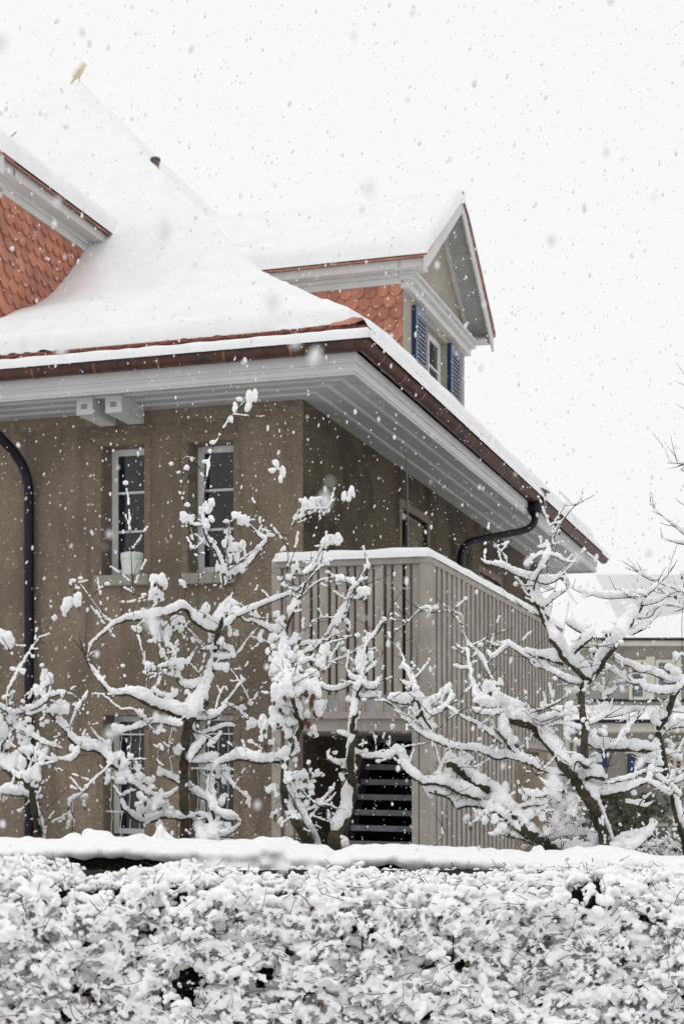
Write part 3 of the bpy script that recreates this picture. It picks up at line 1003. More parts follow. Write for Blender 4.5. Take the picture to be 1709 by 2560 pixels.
# eave board, roof and snow
m = MB().box(X2(1457), xr + .4, Y2 - .35, Y2 + 9.4, zt2, zt2 + .2).build("fascia", M_CREAM, h2)
m = MB().box(X2(1455), xr + .45, Y2 - .42, Y2 - .35, zt2 + .14, zt2 + .22)
m.build("gutter", M_PIPE, h2)
rows = []
for j in range(14):
    t = j / 13
    e = math.sqrt(1 - (1 - min(t * 4, 1)) ** 2)
    rows.append([(X2(1455) + .02 + t * 11 * (1 if i == 0 else 0) + (xr - X2(1455)) * i / 12 * 1.0, Y2 - .42 + t * 4.9, zt2 + .2 + .02 + .22 * e + t * 2.3) for i in range(13)])
b_ = [(X2(1455) + .02 + 0, Y2 - .42 + 9.8 * j / 13, zt2 + .21 + (3.4 * min(j, 13 - j) / 6.5 if False else 0)) for j in range(14)]
m = MB().grid(rows)
m.poly([(X2(1455), Y2 - .42, zt2 + .2), (X2(1455), Y2 + 9.4, zt2 + .2), (X2(1455) + 11, Y2 + 4.5, zt2 + 2.7)])
m.poly([(X2(1455), Y2 + 9.4, zt2 + .2), (xr, Y2 + 9.4, zt2 + .2), (xr, Y2 + 4.5, zt2 + 2.7), (X2(1455) + 11, Y2 + 4.5, zt2 + 2.7)])
m.build("roof_snow", M_SNOWR, h2, smooth=False)
# porch roof with snow
zp = Z2(1806)
m = MB().box(X2(1408), xr, Y2 - 2.2, Y2 - .01, zp - .1, zp).build("porch_eave", M_PIPE, h2)
m = MB().box(X2(1412), xr, Y2 - 2.0, Y2 - .01, zp - .32, zp - .1).build("porch_cornice", M_CREAM, h2)
rows = []
for j in range(12):
    t = j / 11
    e = math.sqrt(1 - (1 - min(t * 4, 1)) ** 2)
    rows.append([(X2(1408) + (xr - X2(1408)) * i / 30, Y2 - 2.2 + 2.19 * t, zp + .005 + .14 * e + .36 * t + .03 * noise.noise(Vector((i, j, 0)))) for i in range(31)])
m = MB().grid(rows)
m.poly([r[0] for r in rows] + [(X2(1408), Y2 - .01, zp)])
m.build("porch_snow", M_SNOWR, h2, smooth=False)
m = MB().box(X2(1476), xr, Y2 - .03, Y2, Z2(1754), Z2(1748)).build("band", M_PIPE, h2)
def w2(x0, x1, y0, y1, bars, mul, dy=-.02, frame=M_CREAM, glass=M_GLASS2, fw=.09):
    f = MB()
    X0, X1, Z0, Z1 = X2(x0), X2(x1), Z2(y1), Z2(y0)
    yy = Y2 + dy
    f.box(X0, X0 + fw, yy - .06, yy + .05, Z0, Z1); f.box(X1 - fw, X1, yy - .06, yy + .05, Z0, Z1)
    f.box(X0 + fw, X1 - fw, yy - .06, yy + .05, Z0, Z0 + fw); f.box(X0 + fw, X1 - fw, yy - .06, yy + .05, Z1 - fw, Z1)
    for k in range(1, bars):
        z = Z0 + (Z1 - Z0) * k / bars
        f.box(X0 + fw, X1 - fw, yy - .03, yy + .04, z - .02, z + .02)
    for q in mul:
        x = X0 + (X1 - X0) * q
        f.box(x - .05, x + .05, yy - .05, yy + .05, Z0 + fw, Z1 - fw)
    o = f.build("window", frame, h2)
    MB().box(X0 + fw, X1 - fw, yy - .01, yy + .015, Z0 + fw, Z1 - fw).build("pane", glass, o)
w2(1570, 1612, 1650, 1750, 3, [])
w2(1636, 1678, 1650, 1722, 2, [])
for x0, x1 in ((1612, 1634), (1678, 1700)):
    MB().box(X2(x0), X2(x1), Y2 - .07, Y2 - .01, Z2(1748), Z2(1642)).build("shutter", M_CREAM, h2)
w2(1421, 1465, 1848, 1892, 1, [.5], dy=.55)
w2(1666, 1740, 1855, 1965, 1, [.25, .5, .75], glass=M_MAROON)
for x0, x1, y0, y1 in ((1567, 1616, 1876, 1936), (1500, 1516, 1876, 1920)):
    MB().box(X2(x0), X2(x1), Y2 - .09, Y2 - .01, Z2(y1), Z2(y0)).build("shutter", M_BLUE, h2)
w2(1634, 1740, 2058, 2140, 2, [.35, .7])
MB().box(X2(1430), xr, Y2 - .05, Y2, Z2(2050), Z2(2040)).build("band", M_CREAM, h2)
# dark green climber on its wall: leaf scatter with depth
n = 2600
V, Fs = [], []
for k in range(n):
    px = rng.gauss(1560, 45); py = rng.uniform(1985, 2120)
    if noise.noise(Vector((px * .03, py * .03, 0))) < -.12: continue
    cpt = np.array(W(px, py, Y2 - .1 - .5 * rng.random()))
    a, b = rng.uniform(0, 6.28), rng.uniform(-.6, .6)
    u = np.array((math.cos(a), b, math.sin(a))) * .09; v = np.array((-math.sin(a), b, math.cos(a))) * .06
    i0 = len(V); V += [cpt - u, cpt + v, cpt + u, cpt - v]; Fs.append((i0, i0 + 1, i0 + 2, i0 + 3))
m = MB(); m.v = [tuple(v) for v in V]; m.f = Fs
iv = m.build("climbing_plant", M_IVY)
tag(iv, "dark green climbing plant on the far neighbour house wall", "plant")

# ------------------------------------------------------------------ beige building close behind the balcony
Y3 = 27.0
def X3(px): return (px - CX) / F * Y3
def Z3(py): return ZC + (YH - py) / F * Y3
an = empty("annex", (X3(1320), Y3 + 2, -.45), "low beige outbuilding with blue shutters behind the balcony screen", "building")
MB().box(X3(1180), X3(1368), Y3, Y3 + 5, -.45, Z3(1850)).build("wall", M_ANNEX, an)
MB().box(X3(1170), X3(1378), Y3 - .2, Y3 + 5.2, Z3(1850), Z3(1838)).build("eave", M_WALL2, an)
rows = [[(X3(1170) + (X3(1378) - X3(1170)) * i / 20, Y3 - .2 + 5.4 * j / 10, Z3(1838) + .005 + .16 * math.sqrt(max(0, 1 - (1 - min(min(i, 20 - i) / 3, min(j, 10 - j) / 2, 1)) ** 2))) for i in range(21)] for j in range(11)]
MB().grid(rows).build("roof_snow", M_SNOWR, an, smooth=True)
MB().box(X3(1258), X3(1273), Y3 - .05, Y3 - .005, Z3(1975), Z3(1915)).build("window", M_CREAM, an)
def louv(x0, x1, y0, y1):
    s = MB()
    yy = Y3 - .06
    s.box(X3(x0), X3(x0) + .025, yy, yy + .05, Z3(y1), Z3(y0)); s.box(X3(x1) - .025, X3(x1), yy, yy + .05, Z3(y1), Z3(y0))
    z = Z3(y1)
    while z < Z3(y0):
        s.box(X3(x0) + .025, X3(x1) - .025, yy + .008, yy + .04, z, z + .028)
        z += .05
    return s.build("shutter", M_BLUE, an)
louv(1274, 1298, 1922, 1964)
d_ = MB().box(X3(1268), X3(1296), Y3 - .05, Y3 - .005, -.45, Z3(2086)).build("door", M_BLUE, an)
MB().box(X3(1271), X3(1291), Y3 - .056, Y3 - .051, -.3, Z3(2090)).build("door_panel", M_BLUEF, d_)
MB().box(X3(1360), X3(1376), Y3 - .06, Y3 - .01, Z3(1917), Z3(1902)).build("sign_plate", M_YELLOW, an)
# ------------------------------------------------------------------ snow-laden fruit trees behind the low hedge
S4 = 400 / 1568
CROP = dict(L1=(0, 1390, S4), L2=(0, 1750, S4), M1=(300, 1390, S4), M2=(300, 1750, S4), N1=(600, 1390, S4), N2=(600, 1750, S4),
            R1=(900, 1390, S4), R2=(900, 1750, S4), S1=(1309, 1390, S4), S2=(1309, 1750, S4),
            U=(400, 950, 500 / 1568), Q=(1200, 1200, 300 / 1568), X=(1409, 880, 300 / 1355), V=(0, 900, 855 / 1568))

def parse(s):
    return [tuple(float(q) for q in t.split(',')) for t in s.split()]

def catmull(P, step):
    """P: list of tuples; returns resampled list, all components interpolated."""
    P = [np.array(p) for p in P]
    if len(P) == 2:
        P = [P[0], (P[0] + P[1]) / 2, P[1]]
    Q_ = [2 * P[0] - P[1]] + P + [2 * P[-1] - P[-2]]
    out = []
    for i in range(1, len(Q_) - 2):
        p0, p1, p2, p3 = Q_[i - 1:i + 3]
        n = max(1, int(np.linalg.norm((p2 - p1)[:3]) / step))
        for k in range(n):
            t = k / n
            out.append(.5 * ((2 * p1) + (-p0 + p2) * t + (2 * p0 - 5 * p1 + 4 * p2 - p3) * t * t + (-p0 + 3 * p1 - 3 * p2 + p3) * t ** 3))
    out.append(P[-1])
    return out

class Tree:
    def __init__(s, name, label, Y, seed, px, py=2160, cat="tree", group="snowy fruit trees behind the low hedge"):
        s.Y, s.seed = Y, seed
        s.rng = random.Random(seed)
        base = W(px, py, Y)
        s.base = (base[0], Y, -.45)
        s.root = empty(name, s.base, label, cat, group)
        s.wood, s.leaf, s.leafb, s.blobs = MB(), MB(), MB(), []
        s.ends = []
    def depth(s, px, py):
        return s.Y + .42 * noise.noise(Vector((px / 150, py / 150, s.seed * 3.7))) + .2 * noise.noise(Vector((px / 60, py / 60, s.seed)))
    def p3(s, c, x, y):
        ox, oy, k = CROP[c]
        px, py = ox + x * k, oy + y * k
        Y = s.depth(px, py)
        return np.array(W(px, py, Y)), k / F * Y
    def B(s, c, r0, r1, spec, snow=1.0):
        raw = parse(spec)
        pts = []
        for i, (x, y, T) in enumerate(raw):
            p, m = s.p3(c, x, y)
            t = i / max(1, len(raw) - 1)
            pts.append((*p, T * m * snow, (r0 + (r1 - r0) * t) * m * (.5 if i == len(raw) - 1 and r1 < 9 else 1)))
        pl = catmull(pts, .011)
        n = len(pl)
        path, rad = [], []
        ph = s.rng.uniform(0, 100)
        L = 0
        for i, q in enumerate(pl):
            p = Vector(q[:3]); T = max(0, q[3]); r = max(.0009, q[4])
            d = Vector(pl[min(i + 2, n - 1)][:3]) - Vector(pl[max(i - 2, 0)][:3])
            if i: L += (p - Vector(pl[i - 1][:3])).length
            if d.length < 1e-6: d = Vector((1, 0, 0))
            d.normalize()
            up = Vector((0, 0, 1)) - d * d.z
            hz = up.length                       # 1 horizontal, 0 vertical
            if hz < .25: up = up + Vector((-1, -.2, 0)) * (.25 - hz) * 2
            up.normalize()
            f = 1 + .30 * noise.noise(Vector((L * 24, ph, 0))) + .22 * noise.noise(Vector((L * 70, ph, 7)))
            Tm = T * f * .86
            thin = T < .0095
            if thin and noise.noise(Vector((L * 28, ph, 3))) < .10 - .25 * hz: Tm = 0
            path.append(p - up * max(0, T * .5 - r * .35)); rad.append(r)
            if Tm > .0012:
                R_ = Tm / 2
                s.blobs.append(ball(p + up * R_ * .14 + Vector((s.rng.uniform(-.16, .16), s.rng.uniform(-.2, .2), s.rng.uniform(-.12, .12))) * R_, R_ * .94, R_ * 1.05, R_ * 1.08))
                if R_ > .011:
                    j = Vector((s.rng.uniform(-.5, .5), s.rng.uniform(-.7, .7), s.rng.uniform(-.35, .6))) * R_
                    k = s.rng.uniform(.45, .75)
                    s.blobs.append(ball(p + j, R_ * k, R_ * k, R_ * k * .9))
        wob = .25
        rad = [r * (1 + wob * noise.noise(Vector((i * .21, ph, 11)))) for i, r in enumerate(rad)]
        s.wood.tube([tuple(p) for p in path], rad, 7 if max(rad) > .008 else 5)
        # fine twigs along the limb, each carrying broken bits of snow
        if max(q[3] for q in pl) > .011:
            for k in range(int(L / .068)):
                i = s.rng.randrange(n)
                p = Vector(path[i]) + Vector((0, -.004, 0))
                a = s.rng.gauss(0, .95)
                v = Vector((math.sin(a), s.rng.uniform(-.55, .35), math.cos(a) * (1 if s.rng.random() < .8 else -.5)))
                Lt = min(.24, .045 + s.rng.expovariate(1 / .06))
                ns = 3 + int(Lt / .025)
                bend = Vector((s.rng.uniform(-.8, .8), 0, s.rng.uniform(-.2, .7)))
                tp = []
                for q in range(ns + 1):
                    u = q / ns
                    tp.append(p + v * Lt * u + bend * Lt * .35 * u * u + Vector((s.rng.uniform(-1, 1), 0, s.rng.uniform(-1, 1))) * .0025 * (q > 0))
                r_ = s.rng.uniform(.0022, .0038)
                s.wood.tube(tp, [r_ * (1 - .6 * q / ns) for q in range(ns + 1)], 5)
                if s.rng.random() < .72:
                    on = s.rng.random() < .5
                    for q in range(1, ns + 1):
                        if s.rng.random() < .33: on = not on
                        if not on: continue
                        for w in (-.3, 0, .3):
                            c_ = tp[q - 1].lerp(tp[q], .5 + w)
                            rr_ = s.rng.uniform(.0042, .0078)
                            s.blobs.append(ball(c_ + Vector((-.001, 0, rr_ * .6 + r_ * .5)), rr_ * 1.3, rr_, rr_))
                    if s.rng.random() < .18:
                        rr_ = s.rng.uniform(.009, .017)
                        s.blobs.append(ball(tp[-1] + Vector((0, 0, rr_ * .5)), rr_ * 1.2, rr_, rr_ * .9))
        return s
    def pad(s, c, spec, leaf=.45):
        for (x, y, w, h) in parse(spec):
            p, m = s.p3(c, x, y)
            w *= m; h *= m
            d = min(w, h) * .85 + .004
            s.blobs.append(ball(p, w * .42, d * .5, h * .46))
            for k in range(4):
                o = Vector((s.rng.uniform(-.3, .3) * w, s.rng.uniform(-.3, .3) * d, s.rng.uniform(-.3, .32) * h))
                q = s.rng.uniform(.2, .32)
                s.blobs.append(ball(Vector(p) + o, w * q + .002, d * q + .002, h * q + .002))
            if s.rng.random() < leaf:
                s.add_leaf(Vector(p) + Vector((s.rng.uniform(-.2, .25) * w, -.2 * d, -.42 * h)), s.rng.random() < s.brown)
        return s
    brown = .4
    def add_leaf(s, p, brown=False, L=None):
        L = L or s.rng.uniform(.022, .038)
        a = s.rng.uniform(-.7, .7)
        ax = Vector((math.sin(a), s.rng.uniform(-.5, .2), -math.cos(a)))
        side = ax.cross(Vector((0, 1, .3))).normalized()
        nn = ax.cross(side)
        M = s.leafb if brown else s.leaf
        rows = []
        for t, w in ((0, .02), (.25, .26), (.55, .3), (.8, .17), (1, .01)):
            c_ = Vector(p) + ax * L * t + nn * L * .25 * t * t
            rows.append([c_ - side * L * w, c_ + nn * L * .08 * (w > .1), c_ + side * L * w])
        M.grid(rows)
    def leafy(s, c, poly_box, n, smin, smax, leaf=.5, seedmul=1):
        """random leafy shoots: drooping snow pads with leaf tips showing."""
        x0, y0, x1, y1 = poly_box
        for _ in range(n):
            x, y = s.rng.uniform(x0, x1), s.rng.uniform(y0, y1)
            w = s.rng.uniform(smin, smax)
            s.pad(c, f"{x},{y},{w},{w * s.rng.uniform(.7, 1.7)}", leaf)
            if s.rng.random() < .6:
                s.B(c, 3, 2, f"{x},{y + 30},0 {x + s.rng.uniform(-40, 40)},{y - 30},12 {x + s.rng.uniform(-60, 60)},{y - 90},10")
        return s
    def finish(s):
        w = s.wood.build("trunk", M_BARK, s.root, smooth=True)
        if s.blobs:
            me = blob_mesh("snow", s.blobs, .0037, sub=2, smooth_it=1, noise_amp=.0045, noise_scale=70, origin=s.base)
            link("snow", me, M_SNOW, s.root, True, 0, Vector(s.base))
        if s.leaf.v: s.leaf.build("leaves", M_LEAFG, s.root)
        if s.leafb.v: s.leafb.build("brown_leaves", M_LEAFB, s.root)

# --- tree at the left edge
t = Tree("fruit_tree", "small gnarled fruit tree at the left edge before the dark downpipe", 9.3, 1, 95)
t.B("L2", 34, 30, "410,1560,0 395,1400,0 372,1250,0 345,1100,0 325,980,0 300,860,0 240,800,30 170,740,60 90,670,80 0,590,80 -80,500,90")
t.B("L2", 3, 3, "435,1365,45 420,1250,60 390,1140,55 365,1040,40 335,930,35", 1)
t.B("L2", 9, 5, "300,930,30 230,900,90 150,890,110 70,870,100 20,900,80 30,980,50")
t.B("L2", 8, 4, "270,800,70 300,740,110 330,690,70 360,640,50 450,620,35 560,600,20").pad("L2", "375,750,80,110 240,740,150,110 400,945,45,50")
t.B("L2", 12, 6, "80,640,130 150,560,110 220,500,90 300,480,80 360,510,70 440,560,60 560,590,35").pad("L2", "60,600,150,180 150,620,150,160 40,540,120,120")
t.B("L2", 12, 10, "20,480,60 30,400,60 80,340,40 130,290,30 150,240,50 110,150,70 40,70,55 -40,45,50").pad("L2", "20,280,150,180 80,420,80,140 -10,190,110,130")
t.B("L2", 7, 4, "140,230,40 240,290,50 340,350,65 440,410,55 530,440,50 610,470,25")
t.B("L1", 6, 3, "90,1540,30 80,1380,45 100,1270,42 140,1200,42 190,1100,38 230,1050,32 290,930,32 340,860,26 400,780,12 470,680,10 540,590,6 600,500,18 640,450,20")
t.pad("L1", "650,490,90,150 690,450,70,130 760,430,100,150 640,560,70,80 535,605,70,60 60,810,150,150 100,850,110,130 30,760,90,90 130,1105,80,50 220,1130,60,60")
t.pad("L1", "430,1180,70,150 490,1200,80,140 420,1290,80,140 360,1320,60,120 430,1350,60,90")
t.B("L1", 4, 3, "300,1500,20 350,1390,20 400,1300,30 430,1200,30")
t.B("L1", 8, 5, "150,1530,60 260,1500,65 380,1450,70 480,1370,60 560,1340,60 640,1330,25 600,1420,25").B("L1", 5, 4, "270,1540,60 370,1510,65 450,1480,50")
t.B("L1", 3, 3, "640,1335,25 700,1350,28 750,1380,18").B("L1", 3, 2, "165,1560,0 130,1300,0 140,1290,0")
t.pad("L2", "150,120,100,60 300,110,70,60 20,960,50,80")
t.leafy("L2", (-60, 120, 420, 940), 30, 45, 100, .1)
t.finish()

# --- the big arching tree before the narrow windows
t = Tree("fruit_tree", "wide arching snow-laden fruit tree before the two narrow window pairs", 9.4, 2, 465)
t.B("L2", 6, 5, "430,110,40 500,100,60 590,100,120")
t.pad("L1", "590,1480,180,130 560,1500,120,110 640,1500,110,110")
t.B("L2", 13, 20, "480,110,50 560,180,75 620,230,85 680,310,75 740,390,90 830,430,130 950,450,115 1040,520,95 1110,600,95 1180,660,95 1250,730,95 1300,800,85 1370,850,75 1450,910,60")
t.B("L2", 4, 3, "680,350,15 700,230,40 735,150,45 770,60,60 810,0,40 860,-90,30")
t.B("L2", 5, 4, "505,520,22 580,570,40 680,570,62 740,530,90 765,470,70").pad("L2", "705,470,70,90 760,400,90,80 1240,610,90,80 1060,450,60,120 1370,740,100,90 1180,790,130,70 1060,760,70,100 1280,560,60,70")
t.B("L2", 4, 3, "1080,600,40 1100,540,30 1180,520,50 1190,500,20").B("L2", 4, 3, "1340,620,40 1280,560,40 1250,490,15")
t.B("L2", 4, 2, "1400,790,25 1350,850,38 1270,890,42 1190,930,52 1140,880,38 1090,780,0 1050,640,0 1040,560,0")
t.B("L2", 5, 2, "720,1330,0 710,1130,10 705,980,60 790,920,42 850,850,42 940,760,36 1020,690,32 1080,630,25 1180,580,0").pad("L2", "680,1000,40,110 690,1130,45,90 675,1200,45,70 825,1010,35,80")
t.B("L2", 3, 2, "790,20,10 850,170,12 900,280,28 960,360,32 1020,400,42 1070,480,60").B("L2", 2, 2, "670,340,0 665,550,0 650,720,8 690,980,0").B("L2", 2, 2, "740,590,0 780,740,0 820,890,0").B("L2", 2, 2, "945,400,0 920,560,0 860,850,0 830,960,0")
t.B("L2", 3, 2, "520,620,0 545,670,20 570,720,14").B("L1", 3, 2, "740,1240,0 790,1400,0 820,1500,0")
# trunks
t.B("M2", 50, 40, "640,1560,0 635,1200,0 628,1000,0 625,750,0 640,450,0 655,280,40 690,150,90 740,60,130 800,-30,150")
t.B("M1", 40, 14, "690,1530,170 760,1420,165 830,1290,125 870,1160,90 890,1040,55 925,930,45 950,810,45 960,700,100 985,620,150 990,530,110 1050,450,70 1090,390,30 1115,330,20")
t.B("M1", 24, 5, "700,1530,150 600,1510,150 450,1450,140 300,1400,145 180,1340,125 80,1320,85 0,1335,70 -100,1310,60 -160,1245,50 -216,1170,55 -266,1100,45 -316,1030,28 -356,940,0 -386,840,0 -395,770,8")
t.B("M1", 20, 4, "960,680,160 850,655,140 740,600,100 690,530,85 600,475,90 520,515,95 400,550,90 280,570,85 150,590,85 60,600,72 0,630,60 -56,650,52 -136,720,42 -226,800,42 -286,860,38 -306,950,22 -316,1020,18")
t.B("L1", 4, 2, "1110,650,42 1030,600,32 960,510,18 880,400,18 810,300,20 770,250,16 775,215,20").pad("L1", "720,240,80,40 790,215,45,30 765,315,60,35 690,265,30,40")
t.B("M1", 9, 3, "1060,650,90 1120,590,62 1200,540,70 1350,480,66 1500,420,56 1630,370,50 1760,310,38 1850,220,25 1920,140,25 2000,60,45").pad("N1", "800,75,70,45 850,70,60,40 880,30,60,40 660,140,60,60 690,110,50,60 470,210,60,60")
t.B("N1", 3, 3, "640,230,12 700,130,25 735,50,25 755,0,10")
t.B("M1", 7, 5, "1130,560,20 1180,590,30 1230,630,35 1300,630,45 1400,670,60 1500,720,80 1580,740,80")
t.B("M1", 3, 3, "1260,565,20 1340,590,40 1400,605,20 1500,605,12")
t.B("M2", 9, 5, "700,175,50 830,155,85 930,135,90 1010,75,55 1080,50,42 1170,90,42 1225,90,30").B("M2", 5, 3, "1180,110,32 1250,170,42 1300,205,60 1320,240,55").pad("M2", "1290,240,110,80 1250,280,40,50 1270,20,40,60")
t.B("M1", 4, 2, "1000,1450,32 1060,1400,36 1130,1310,36 1180,1240,30 1230,1150,12").B("M1", 3, 2, "1080,1100,15 1140,1180,22 1190,1260,22 1240,1360,26 1285,1460,15").B("M1", 3, 2, "1230,1370,10 1190,1410,18").B("M1", 4, 2, "1110,985,36 1170,930,32 1230,840,26 1300,760,26 1360,690,12")
t.B("M1", 8, 6, "790,910,15 880,900,60 950,880,75 1040,890,60 1090,920,75 1110,980,50").B("M1", 9, 8, "905,1070,20 920,980,40 1000,990,70 1070,980,60").pad("M1", "990,1080,150,90 1040,1100,80,100 950,1090,100,60 900,790,70,110 980,830,60,80 900,740,80,70 1080,740,50,110")
t.B("M1", 3, 2, "800,1180,20 750,1120,26 700,1060,22").B("M1", 4, 3, "385,1080,40 460,1060,52 540,1050,45 600,1030,70 660,1040,60 695,980,28 755,890,22")
t.B("M1", 6, 5, "555,1150,40 580,1210,70 640,1250,90 720,1255,90 800,1210,60").B("M1", 6, 4, "320,1310,50 400,1350,65 480,1380,70 555,1340,60").pad("M1", "590,1080,100,100 560,1060,60,80 660,1330,60,60 540,1340,60,80 340,1310,60,60")
t.B("M1", 4, 4, "400,650,60 440,720,90 460,850,60 520,900,52 545,1000,32 552,1110,40").pad("M1", "345,720,100,160 370,780,90,140 430,760,90,180 350,660,70,70 560,610,120,80 520,640,60,100 610,620,60,80 560,690,60,70 415,950,70,110 290,1070,90,60 330,1090,40,60 270,1050,50,60")
t.B("M1", 3, 2, "450,690,25 520,720,40 590,745,30 650,830,0").B("M1", 3, 2, "640,690,32 720,765,22 790,830,18 835,875,14").B("M1", 3, 2, "390,1080,45 395,1180,42 370,1250,40 340,1290,40")
t.pad("M1", "320,215,75,100 350,220,70,110 410,230,95,150 435,280,60,120 330,300,80,130 310,380,75,110 400,370,80,110 350,420,60,80 410,420,60,60 235,385,60,40 215,430,80,25 605,255,70,60 635,285,40,60 195,720,50,70")
for q in ("1048,900,0 1045,600,0 1052,300,0 1050,0,0 1055,-120,0", "760,560,0 765,300,12 770,150,0 750,-60,0", "130,610,0 140,350,12 120,150,0 110,-20,0 100,-150,6", "405,1570,0 425,1350,0 395,1000,0 405,850,0 398,540,0",
          "565,430,8 575,280,14 590,240,12", "825,1140,0 860,1300,0 920,1480,0", "345,1230,0 380,1330,0 410,1410,0", "550,1500,0 575,1400,0", "655,1330,0 665,1200,0 690,1110,0", "610,1290,0 625,1160,0", "480,1020,0 520,1150,22 545,1200,20", "280,480,14 260,380,18 230,390,20", "900,270,6 930,60,6 880,-40,10"):
    t.B("M1", 3, 2, q)
t.B("M1", 3, 2, "185,780,26 210,900,22 240,1030,22 255,1120,26 262,1200,18 258,1300,22")
t.B("M2", 10, 9, "870,960,80 760,900,85 650,830,82 560,770,82 450,720,72 385,670,50")
t.B("M2", 16, 12, "900,1360,170 930,1200,125 920,1060,112 895,960,112 885,870,92 900,790,72 890,740,60").pad("M2", "880,800,100,110 960,740,70,70 960,1270,180,140 900,1340,130,110")
t.B("M2", 9, 8, "970,1090,60 1060,1130,112 1140,1150,62 1170,1200,42 1100,1270,60 1010,1310,90")
t.B("M2", 14, 15, "20,980,52 60,1060,64 150,1140,82 260,1160,84 350,1140,84 450,1110,92 600,1130,92 700,1130,84 750,1210,112 790,1300,122 820,1380,122")
t.B("M2", 6, 6, "740,1110,42 840,1130,72 900,1170,62").B("M2", 14, 12, "770,340,92 800,400,92 730,480,102 690,560,72").B("M2", 9, 8, "690,200,62 720,300,62 770,370,72").pad("M2", "590,470,120,110 560,500,80,90 620,450,80,80")
t.B("M2", 6, 5, "825,310,52 930,280,52 1030,240,62 1120,250,38").B("M2", 6, 4, "870,440,62 940,380,62 990,310,32").B("M2", 6, 6, "690,600,40 780,580,90 870,560,100 940,540,70")
t.B("M2", 4, 3, "1000,620,80 1030,720,70 1080,790,55 1130,850,40 1190,900,32 1250,950,55 1270,1040,32").pad("M2", "1230,920,60,60 1260,980,50,100 900,640,110,110 960,700,90,80 1020,780,70,110 1010,640,90,90 880,780,90,80")
t.B("M2", 3, 3, "20,90,26 90,80,32 150,100,36 200,150,62 250,200,22 320,290,42 380,310,62 410,260,42").B("M2", 10, 8, "0,290,90 90,280,62 180,250,82 300,205,72 400,190,82 500,210,92 590,235,72").pad("M2", "-30,280,120,100 20,300,90,80 400,460,50,60 200,130,40,90")
t.B("M2", 4, 3, "230,890,30 330,920,52 400,940,52 470,930,62 560,870,42").pad("M2", "350,1000,220,120 300,1060,120,100 420,1000,120,90 240,970,80,60 200,1080,110,80 170,1020,50,60 400,1290,110,190 390,1220,70,120 430,1330,130,90")
t.B("M2", 2, 2, "415,180,0 400,400,8 362,600,0 375,720,0").B("M2", 3, 2, "520,170,0 510,300,26 488,400,26 480,520,26 495,620,22 515,715,22").B("M2", 2, 2, "385,440,30 372,540,18 360,620,14")
t.B("M2", 3, 2, "940,930,0 880,980,0 840,1010,0").B("M2", 3, 2, "820,800,10 780,880,14")
# tall shoot and sprigs above
t.B("U", 8, 3, "500,1580,60 480,1440,60 440,1330,52 400,1280,42 360,1200,38 345,1130,26 340,1000,20 350,880,20 365,760,18 380,680,24 400,560,8 440,480,14 500,380,10 550,310,14 600,230,14 660,170,14")
t.pad("U", "745,120,55,120 700,140,60,140 690,210,50,80 620,150,60,40 585,230,45,70 590,200,45,50 560,310,40,60 350,640,60,35 375,650,35,60 400,960,60,80 380,1010,60,90 360,980,40,80 405,1090,45,60 370,1120,40,80")
t.B("U", 5, 3, "600,1500,52 680,1440,52 740,1360,52 800,1290,46 830,1250,40 850,1170,10").B("U", 4, 3, "830,1240,42 780,1210,36 740,1170,18 700,1130,14").pad("U", "600,1065,80,75 640,1100,80,90 680,1110,50,80 870,1212,70,30 580,1060,50,60")
t.B("U", 3, 3, "340,1130,30 270,1130,32 230,1110,40").pad("U", "185,1070,75,90 200,1100,80,80 240,1095,60,70")
t.pad("U", "540,1250,70,80 500,1280,40,80 560,1310,100,80 590,1300,80,70 645,1300,65,110 600,1390,50,80 550,1400,40,90 560,1490,90,80 520,1500,60,60 640,1470,80,80 480,1480,90,80 450,1470,50,60 390,1250,50,40 525,1108,55,28 515,1190,40,30 600,1350,60,60", .6)
t.B("U", 4, 3, "545,1570,40 530,1400,30 520,1270,30 540,1190,24 540,1120,14").B("U", 3, 2, "790,1370,14 810,1430,10")
t.B("U", 2, 2, "100,610,8 165,625,10 210,600,12 250,610,16").pad("U", "90,657,35,35 210,690,50,45 150,722,38,22 250,620,30,50", .9).B("U", 2, 2, "165,640,0 175,740,0 180,900,0 210,1040,0 245,1180,14 270,1290,6 300,1450,0 302,1580,0")
t.B("V", 2, 2, "610,1080,0 604,950,0 598,830,0 592,760,8 575,712,10"); t.add_leaf(Vector(t.p3("V", 575, 705)[0]), True, .035); t.add_leaf(Vector(t.p3("V", 582, 706)[0]), True, .03)
t.pad("U", "910,652,55,70 960,715,55,100 880,710,75,35 945,780,40,70 920,690,50,40", .9)
t.B("U", 2, 2, "1000,1570,0 998,1440,0 1005,1250,0 1020,1180,8 1045,1110,16 1085,1020,20").pad("U", "1130,980,55,110 1120,1040,45,80 1190,960,60,110 1200,1010,45,60 1230,930,75,35 1105,945,40,40 1060,1080,35,50 1090,1070,60,40", .9)
t.B("U", 2, 2, "1180,1440,0 1190,1300,0 1220,1180,8 1260,1070,12 1290,1060,18 1310,1000,28 1350,950,20 1410,900,0").pad("U", "1438,915,45,90 1500,870,55,100 1480,930,45,60 1310,1020,40,50", .9)
t.B("U", 4, 3, "1130,1510,40 1180,1470,40 1230,1390,20 1250,1340,28 1290,1280,40").pad("U", "1300,1270,90,80 1350,1250,90,80 1400,1250,80,90 1300,1300,60,50", .9)
for x, y in ((755, 985), (770, 1000), (815, 1030)): t.add_leaf(Vector(t.p3("U", x, y)[0]), False)
t.B("U", 2, 2, "745,1110,8 755,1050,18 775,1010,6 815,1030,4")
t.leafy("M2", (120, 700, 560, 1120), 14, 45, 90, .1)
t.leafy("M2", (820, 560, 1100, 1300), 18, 45, 95, .2)
t.leafy("M1", (420, 560, 760, 1240), 16, 35, 70, .2)
